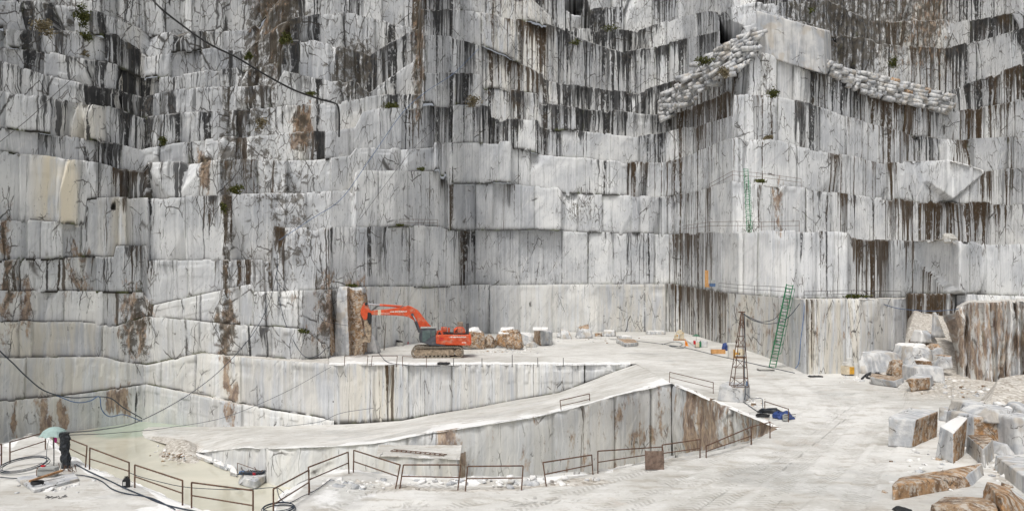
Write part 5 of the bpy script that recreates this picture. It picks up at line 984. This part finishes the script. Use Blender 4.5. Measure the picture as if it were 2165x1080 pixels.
m=MB(); m.box(-.4,-.34,-.1,.1,.05,.3); m.tube([(-.42,0,.32),(-.34,0,.36)],.03); m.build('side_handle',M_rustm,Cb)
m=MB(); m.box(-.3,.28,-.2,-.185,.05,.07); m.box(-.3,.28,-.2,-.185,.27,.285); m.build('seams',M_dsteel,Cb)
pb=PZ(140,989); r_=np.random.default_rng(5); m=MB(); n=14; v=[];hs=np.linspace(0,1.52,16)
for i,h in enumerate(hs):
    for k in range(n): a=2*math.pi*k/n; rr=.185*(1+.16*r_.normal())*(1 if i not in(6,7) else .86); v.append((rr*math.cos(a)-.05*h,rr*.8*math.sin(a),h))
f=[(i*n+k,i*n+(k+1)%n,(i+1)*n+(k+1)%n,(i+1)*n+k) for i in range(15) for k in range(n)]+[tuple(range(15*n,16*n))]
m.add(v,f); o=m.build('wrapped_post',M_film,smooth=False); o.location=tuple(pb); tag(o,'thick post wrapped in shiny black film right of the umbrella','post')
m=MB(); a=PZ(62,1019,.2); b=PZ(132,996,.35); m.o=a; dx=(b-a)/np.linalg.norm(b-a); nn_=np.array([-dx[1],dx[0],0])*.05; u3=np.array([0,0,.04]); m.hexa([a-nn_,b-nn_,b+nn_,a+nn_,a-nn_+u3*2,b-nn_+u3*2,b+nn_+u3*2,a+nn_+u3*2]); o=m.build('wooden_plank',M_wood,bevel=.008); o.location=tuple(a); tag(o,'weathered wooden plank leaning on the grey slab in front of the control box','plank')
m=MB()
for k in range(22):
    a=random.uniform(0,6.28); l=random.uniform(.1,.4); x,y=random.uniform(-.3,.3),random.uniform(-.2,.2); m.tube([(x,y,random.uniform(.0,.1)),(x+l*math.cos(a)*.6,y+l*math.sin(a)*.6,random.uniform(.05,.45))],.012,4)
o=m.build('scrap_heap',M_rustm); o.location=tuple(PZ(145,1000)); tag(o,'tangle of rusty rods around the foot of the black wrapped post','scrap')
m=MB()
for k in range(16): x,y=random.uniform(-.35,.35),random.uniform(-.2,.2); a=random.uniform(0,3); m.tube([(x,y,.02),(x+.14*math.cos(a),y+.14*math.sin(a),.05)],.014,4)
o=m.build('scrap_heap',M_dsteel); o.location=tuple(PZ(114,1052)); tag(o,'small scatter of grey metal scraps on the ground below the grey slab','scrap')
jb=PZ(267,1030); J=empty('fuel_can',jb,'black plastic can with a pale label on the bank by the guard rail','can',rz=R(20))
m=MB(); m.prism([(-.12,0),(.12,0),(.13,.06),(.13,.30),(.07,.36),(-.07,.36),(-.13,.30),(-.13,.06)],-.09,.09); m.build('body',M_blk,J,bevel=.025)
m=MB(); m.tube([(0,0,.35),(0,0,.42)],.045,10); m.build('cap',M_blk,J); m=MB(); m.box(-.10,-.01,-.096,-.092,.10,.24); m.build('label',M_wht,J); m=MB(); m.tube([(-.08,0,.36),(-.06,0,.42),(.04,0,.43),(.08,0,.36)],.014); m.build('handle',M_blk,J)
# rusty plate
pp=PZ(1384,992); m=MB(); w_=P(1402,992,pp[1])-P(1366,992,pp[1]); hh=39/F*pp[1]; m.box(-.36,.36,-.02,.02,.0,hh); m.box(-.40,-.36,-.03,.03,0,hh+.03); m.box(.36,.40,-.03,.03,0,hh+.03); o=m.build('steel_plate',M_rplate,bevel=.01); o.location=tuple(pp); o.rotation_euler=(R(-4),0,R(3)); tag(o,'rusty square steel plate standing on the pit rim','steel plate')
# pump block in the mud pool
pbk=[PZ(*p,POOL) for p in ((497,1022),(540,1034),(566,1016),(520,1004))]
rock('pale stone block in the mud pool carrying the pump',pbk+[q+np.array([0,0,.6]) for q in pbk],cat='block',name='marble_block',n=12,seed=97,cuts=2,chip=.12,rough=.02)
pc=(pbk[0]+pbk[2])/2+np.array([0,0,.6]); Pm=empty('pump',pc,'cluttered pump set with hoses on the pale block in the mud pool','pump')
m=MB(); m.tube([(-.4,0,.16),(.1,.1,.16)],.12,12); m.build('motor',M_gry,Pm); m=MB(); m.tube([(.6,0,.06),(.6,0,.14)],.2,14); m.tube([(.6,0,.14),(.6,0,.2)],.13,14); m.build('drum',M_blk,Pm)
m=MB(); m.box(-.9,-.55,-.2,.2,0,.25); m.build('blue_valve',M_hblue,Pm,bevel=.04); m=MB(); m.tube([(.3,-.3,.05),(.3,-.3,.2)],.12,10); m.build('red_cap',M_red,Pm)
m=MB()
for k in range(14):
    pts=[np.array([random.uniform(-1,1),random.uniform(-.4,.4),random.uniform(.03,.25)]) for _ in range(4)]; m.tube(cat_(pts,5),.028,5)
m.build('hoses',M_hose,Pm); m=MB()
for k in range(8): x=random.uniform(-.9,.9); m.tube([(x,random.uniform(-.3,.3),0),(x+random.uniform(-.3,.3),random.uniform(-.3,.3),random.uniform(.2,.6))],.03,5)
m.build('pipework',M_rustm,Pm)
railing('small guard rail behind the pump block in the mud pool',(502,1000),(502,978),(554,1018),(556,997),z=POOL,mid=0,group=None,r=.025)
# cable heap and tarpaulin by the pit corner
def lump(label,name,cat,c,sx,sy,sz,mat,seed,rz=0):
    c8=[(-sx,-sy,0),(sx,-sy,0),(sx,sy,0),(-sx,sy,0),(-sx*.7,-sy*.7,sz),(sx*.7,-sy*.7,sz*.8),(sx*.7,sy*.7,sz),(-sx*.7,sy*.7,sz*.9)]
    X,f,_,_=rockgeo(c8,n=12,chip=.4,rough=.13,seed=seed,cuts=3); o=mkmesh(name,X,np.array(f),mat); o.location=tuple(c); o.rotation_euler=(0,0,rz); return tag(o,label,cat)
lump('crumpled black plastic sheet on the cable heap by the pit corner','plastic_sheet','sheet',PZ(1628,873),.85,.45,.3,M_film,5,-.2)
lump('crumpled dark blue tarpaulin beside the guard rail at the pit corner','tarpaulin','tarpaulin',PZ(1656,884),.6,.45,.42,M_blue,6)
m=MB(); m.tube([(0,0,0),(.0,0,.34)],.17,12); m.tube([(0,0,.34),(0,0,.4)],.1,10); o=m.build('drum',M_box); o.location=tuple(PZ(1661,889)); tag(o,'small grey canister standing against the blue tarpaulin','canister')
m=MB()
for y in (878,883): a=PZ(1658,y,.4); b=PZ(1682,y-3,.4); m.tube([a-PZ(1658,880,.4),b-PZ(1658,880,.4)],.02)
o=m.build('steel_rods',M_dsteel); o.location=tuple(PZ(1658,880,.4)); tag(o,'two thin steel rods sticking out right of the blue tarpaulin','rods')
m=MB(); m.tube([(0,0,0),(0,0,.28)],.05,10); m.tube([(0,0,.28),(0,0,.36)],.025,8); o=m.build('bottle',M_hblue); o.location=tuple(P(1579,815,49.6)); tag(o,'blue bottle standing on the mast block','bottle')
# far inner corner: saw set-up
def boxes(name,label,cat,c,parts,rz=0,group=None):
    E=empty(name,c,label,cat,group,rz)
    for nm,mat,prims in parts:
        m=MB()
        for t,*a in prims:
            if t=='b': m.box(*a)
            elif t=='t': m.tube([a[0],a[1]],a[2],12)
            elif t=='d': m.disc(a[0],a[1],a[2],a[3],20)
        m.build(nm,mat,E,bevel=.02 if any(p[0]=='b' for p in prims) else 0)
    return E
boxes('wire_saw','cream coloured wire saw machine with a big wheel at the far inner corner','wire saw',PZ(1436,719),[('base_frame',M_wood,[('b',-.9,.9,-.4,.5,0,.18)]),('motor_housing',M_cream,[('b',-.75,-.2,-.3,.4,.18,.85),('b',.1,.75,-.3,.3,.18,1.3)]),('drive_wheel',M_cream,[('d',(0.05,1.35),.42,-.42,-.32)]),('wheel_guard',M_wht,[('d',(.05,1.45),.28,-.30,.05)]),('arm',M_cream,[('t',(-.75,-.35,.8),(-.3,-.35,1.55),.09)]),('yellow_covers',M_yel,[('b',-.5,-.25,-.36,-.3,.7,.9),('b',.2,.6,-.36,-.3,1.1,1.25)])])
boxes('traffic_cone','orange cone-like stand in front of the wire saw','cone',PZ(1452,731),[('cone_body',M_org,[('t',(0,0,.05),(-.1,0,.55),.19),('t',(-.1,0,.5),(-.25,0,1.0),.09)]),('base',M_org,[('b',-.3,.3,-.25,.25,0,.06)])])
boxes('wooden_board',"pale board leaning between the orange cone and the green umbrella",'board',PZ(1470,733),[('board',M_stone,[('t',(0,0,.05),(-1.3,.6,1.0),.09)]),('cross_batten',M_wood,[('t',(-.7,.1,.5),(-.6,.8,.56),.05)])])
u2=PZ(1472,729); U2=empty('umbrella',u2,'small dark green umbrella by the far inner corner','umbrella')
m=MB(); m.tube([(0,0,0),(0,0,1.55)],.03,6); m.build('pole',M_dsteel,U2)
m=MB(); v=[(0,0,1.65)]+[(.64*math.cos(math.pi*j/4),.64*math.sin(math.pi*j/4),1.32) for j in range(8)]; m.add(v,[(0,1+j,1+(j+1)%8) for j in range(8)]); c_=m.build('canopy',M_umb2,U2); c_.modifiers.new('s','SOLIDIFY').thickness=.02
boxes('generator','small generator with red and cream covers under the dark green umbrella','generator',PZ(1475,735),[('housing',M_cream,[('b',-.3,.2,-.2,.3,.1,.75)]),('red_cover',M_red,[('b',-.55,-.3,-.1,.3,.5,1.0)]),('lid',M_wht,[('t',(-.1,0,.75),(-.1,0,.95),.2)]),('skids',M_dsteel,[('b',-.35,.3,-.25,-.2,0,.1),('b',-.35,.3,.25,.3,0,.1)])])
boxes('gas_bottle','dark green gas bottle right of the cream generator','gas bottle',PZ(1479,734),[('bottle',M_grn,[('t',(.1,0,0),(.1,0,.8),.16)]),('valve',M_dsteel,[('t',(.1,0,.8),(.1,0,.95),.06)])])
rock('low tan stone right of the dark green gas bottle',bx8(1482,1497,720,734,1.2),n=8,cuts=5,seed=98,chip=.25,rough=.04)
m=MB(); m.o=np.zeros(3); m.box(-.85,.85,-.5,.5,0,.06); m.box(-.85,.85,-.5,-.44,.06,.5); m.box(-.85,.85,.44,.5,.06,.5); m.box(-.85,-.79,-.44,.44,.06,.5); m.box(.79,.85,-.44,.44,.06,.5); o=m.build('wooden_crate',M_ply); o.location=tuple(PZ(1518,747)); o.rotation_euler=(0,0,-.15); tag(o,'shallow orange-brown wooden crate on the floor below the dark wall','crate')
lump('dark blue tarpaulin leaning on the wall behind the wooden crate','tarpaulin','tarpaulin',PZ(1533,741),.45,.3,1.1,M_blue,9)
boxes('water_tank','white plastic water tank with a wide rim left of the lattice mast','water tank',PZ(1547,756),[('tank_body',M_wht,[('b',-.4,.35,-.3,.3,0,1.5)]),('rim',M_wht,[('b',-.48,.75,-.36,.36,1.5,1.72)]),('spout',M_wht,[('t',(.6,0,1.5),(.35,0,1.0),.08)])])
boxes('air_compressor','small yellow and cream machine right of the white water tank','compressor',PZ(1562,757),[('frame',M_yel,[('b',-.55,-.45,-.3,.3,0,1.0),('b',-.5,.1,-.3,.3,.45,.65)]),('drum',M_cream,[('t',(.25,-.3,.7),(.25,.3,.7),.4)]),('feet',M_wood,[('b',-.5,.6,-.3,.3,0,.15)])])
boxes('steel_pallet','flat steel pallet with a hose clutter at the foot of the green ladder','pallet',PZ(1622,783),[('deck',M_stone,[('b',-.9,.6,-.4,.4,.1,.2)]),('feet',M_dsteel,[('b',-.9,-.75,-.4,.4,0,.1),('b',.45,.6,-.4,.4,0,.1)])])
boxes('drain_grate','dark flat grate on the floor at the corner of the buttress','grate',PZ(1724,797),[('frame',M_blk,[('b',-.6,.6,-.25,.25,0,.12)]),('bars',M_dsteel,[('b',-.5,-.4,-.2,.2,.12,.16),('b',-.1,0,-.2,.2,.12,.16),('b',.3,.4,-.2,.2,.12,.16)])])
boxes('mixer_tank','white and yellow tank set standing by the wall left of the block heap','tank set',PZ(1799,793),[('lower_tank',M_cream,[('b',-.75,.15,-.4,.4,.1,.85)]),('yellow_panel',M_yel,[('b',-.3,.12,-.43,-.4,.15,.8)]),('upper_drum',M_wht,[('t',(-.1,0,.85),(-.1,0,1.6),.28),('b',-.65,-.2,-.2,.3,.9,1.2)]),('side_tank',M_wht,[('t',(.45,0,0),(.45,0,1.1),.28)]),('feet',M_dsteel,[('b',-.7,-.6,-.4,.4,0,.1),('b',0,.1,-.4,.4,0,.1)])])
boxes('pipe_bundle','black pipes lying on top of the long rough grey block','pipes',P(1833,745,74),[('pipes',M_blk,[('t',(0,0,.1),(3.6,.4,.05),.1),('t',(.3,.4,.1),(3.3,.0,.15),.08)]),('straps',M_dsteel,[('b',1.0,1.05,-.1,.5,0,.22)])])
cable('tangle of black hose in front of the long rough grey block',[(1822,800),(1835,790),(1850,794),(1865,782),(1880,790),(1856,799),(1832,797),(1845,786),(1870,795),(1885,800)],.09,M_blk,'hose','hose',ground=.1)
boxes('tool_tray','round stone tray holding a black tarpaulin left of the excavator cab','tray',PZ(846,731),[('tray',M_stone,[('t',(0,0,0),(0,0,.55),.55)]),('tarpaulin',M_blk,[('t',(-.1,0,.55),(-.05,0,.75),.5)])])
m=MB(); m.tube([(0,0,0),(0,0,.3)],.17,12,r2=.2); m.tube([(-.18,0,.3),(0,0,.46)],.02); m.tube([(0,0,.46),(.18,0,.3)],.02); o=m.build('bucket',M_red); o.location=tuple(PZ(861,727)); tag(o,'small red bucket between the stone tray and the excavator','bucket')
for x,y0,y1,lab in ((812,740,682,'thin dark stake leaning by the wall between the digging arm and the stone tray'),(809,716,702,'short dark stake beside the tall one near the digging arm')):
    p=PZ(x,y0) ; m=MB(); m.tube([(0,0,0),((0.25),0,(y0-y1)/F*p[1])],.07,6,r2=.04); m.tube([(-.1,0,.1),(.1,0,.1)],.03); o=m.build('wooden_stake',M_twig); o.location=tuple(p); tag(o,lab,'stake')
lump('flat dark tarpaulin bundle on the terrace edge below the excavator','tarpaulin','tarpaulin',PZ(938,769),.8,.4,.22,M_blk,12)
m=MB(); m.box(-.28,.28,-.05,.05,0,2.6); m.box(.2,.6,-.05,.05,0,.5); o=m.build('wooden_boards',M_ply,bevel=.02); o.location=tuple(P(1494,607,113)); tag(o,'orange boards standing upright on the ledge by the far inner corner','boards')
boxes('plastic_crate','blue crate on the ledge beside the upright orange boards','crate',P(1506,606,110),[('crate',M_hblue,[('b',-.4,.4,-.3,.3,0,.5)]),('load',M_box,[('b',-.3,.3,-.2,.2,.5,1.)])])
lump('white boulder standing on the bench above the big stained wall at the right','boulder','boulder',P(2007,508,108),.9,.8,1.1,M_stone,15)
# ---------------------------------------------------------------- shrubs
def shrub(label,x,y,d,w,h,n,seed,mat=M_leaf,name='shrub',cat='shrub',hang=0.):
    r=np.random.default_rng(seed); c=P(x,y,d); sc=d/F; W_=w*sc; H_=h*sc; E=empty(name,c,label,cat)
    v=[];f=[]
    cl=r.normal(0,.45,(9,3))
    for i in range(int(n*1.9)):
        q=cl[i%9]+r.normal(0,.30,3); p=np.array([q[0]*W_*.6,q[1]*W_*.4-.2,q[2]*H_*.5+H_*(.5-hang)])
        a=r.normal(size=3); a/=np.linalg.norm(a); b=np.cross(a,r.normal(size=3)); b/=np.linalg.norm(b); s=r.uniform(.05,.13)*(1+d/150)
        k=len(v); v+=[p-a*s,p+b*s*.5,p+a*s,p-b*s*.5]; f.append((k,k+1,k+2,k+3))
    m=MB(); m.add(v,f); m.build('leaves',mat,E)
    m=MB()
    for k in range(9): m.tube([(0,.3,0),tuple(np.array([cl[k][0]*W_*.5,cl[k][1]*W_*.3-.1,cl[k][2]*H_*.4+H_*(.5-hang)]))],.02,4,r2=.008)
    m.build('stems',M_twig,E)
SH=[('round dark green bush high at the top left of the cliff',180,38,82,26,30,420,M_leaf),('dry grey-green shrub on the bench left of the round dark bush',97,58,76,30,30,260,M_dry),('sparse green shrub hanging below the round dark bush',180,80,84,26,16,180,M_leaf),('small shrub on the lip below the sparse green one',176,116,84,14,9,90,M_dry),
('dark green bush on the crushed rock left of the hose',603,84,98,22,16,240,M_leaf),('green tuft in the crushed rock where the hose bends',526,122,90,14,14,150,M_leaf),('low green tuft beside the hose end on the crushed rock',655,200,93,18,9,130,M_leaf),('yellowish shrub hanging in the fractured strip below the hose',553,262,88,16,22,200,M_dry),
('green clump on the bench above the small mottled wall in the middle',822,224,112,26,12,200,M_leaf),('dry bush clinging to the bench right of the brown crack',1000,214,128,26,18,240,M_dry),('small green weed in the left inner corner of the cliff',347,298,86,12,14,120,M_leaf),('green moss tuft at the foot of the tan strip at left centre',498,400,86,20,16,190,M_leaf),
('dark bush among the tumbled white waste blocks',1483,130,126,26,14,260,M_leaf),('brown bramble hanging over the tumbled white waste blocks',1530,152,118,22,26,260,M_dry),('bushy tuft in the rough seam below the tall white slab',1632,200,116,22,16,240,M_leaf),('yellow tuft of grass at the foot of the rough seam',1624,290,112,14,9,110,M_dry),
('low green plants behind the top of the small green ladder',1606,382,112,26,8,160,M_leaf),('green shrub on the dark stained rock at the upper right',1890,134,134,16,22,220,M_leaf),('small green shrub at the top among the dark rock right of centre',1708,24,134,20,14,170,M_leaf),('grass tuft on the ledge right of the tall green ladder',1803,626,73,26,7,170,M_leaf),
('green tuft on the bench under the brown crack',888,357,106,14,6,80,M_leaf),('moss on the bench above the white terrace wall',846,476,106,16,4,70,M_leaf),('small weed at the foot of the wall beside the cleft',645,700,82,18,7,90,M_leaf),('grass on the top of the bench left of the small guard rail by the cleft',745,603,92,20,5,90,M_leaf),('small green shrub below the dark cave at the top',1217,90,150,18,8,90,M_leaf),('green weeds on the lip right of the dark cave',1290,60,150,30,6,110,M_leaf),('thin plant growing in the strip of rust at far lower left centre',473,440,86,10,16,90,M_leaf)]
for i,(lab,x,y,d,w,h,n,mt) in enumerate(SH): shrub(lab,x,y+h/2,d,w,h,n,200+i,mt)
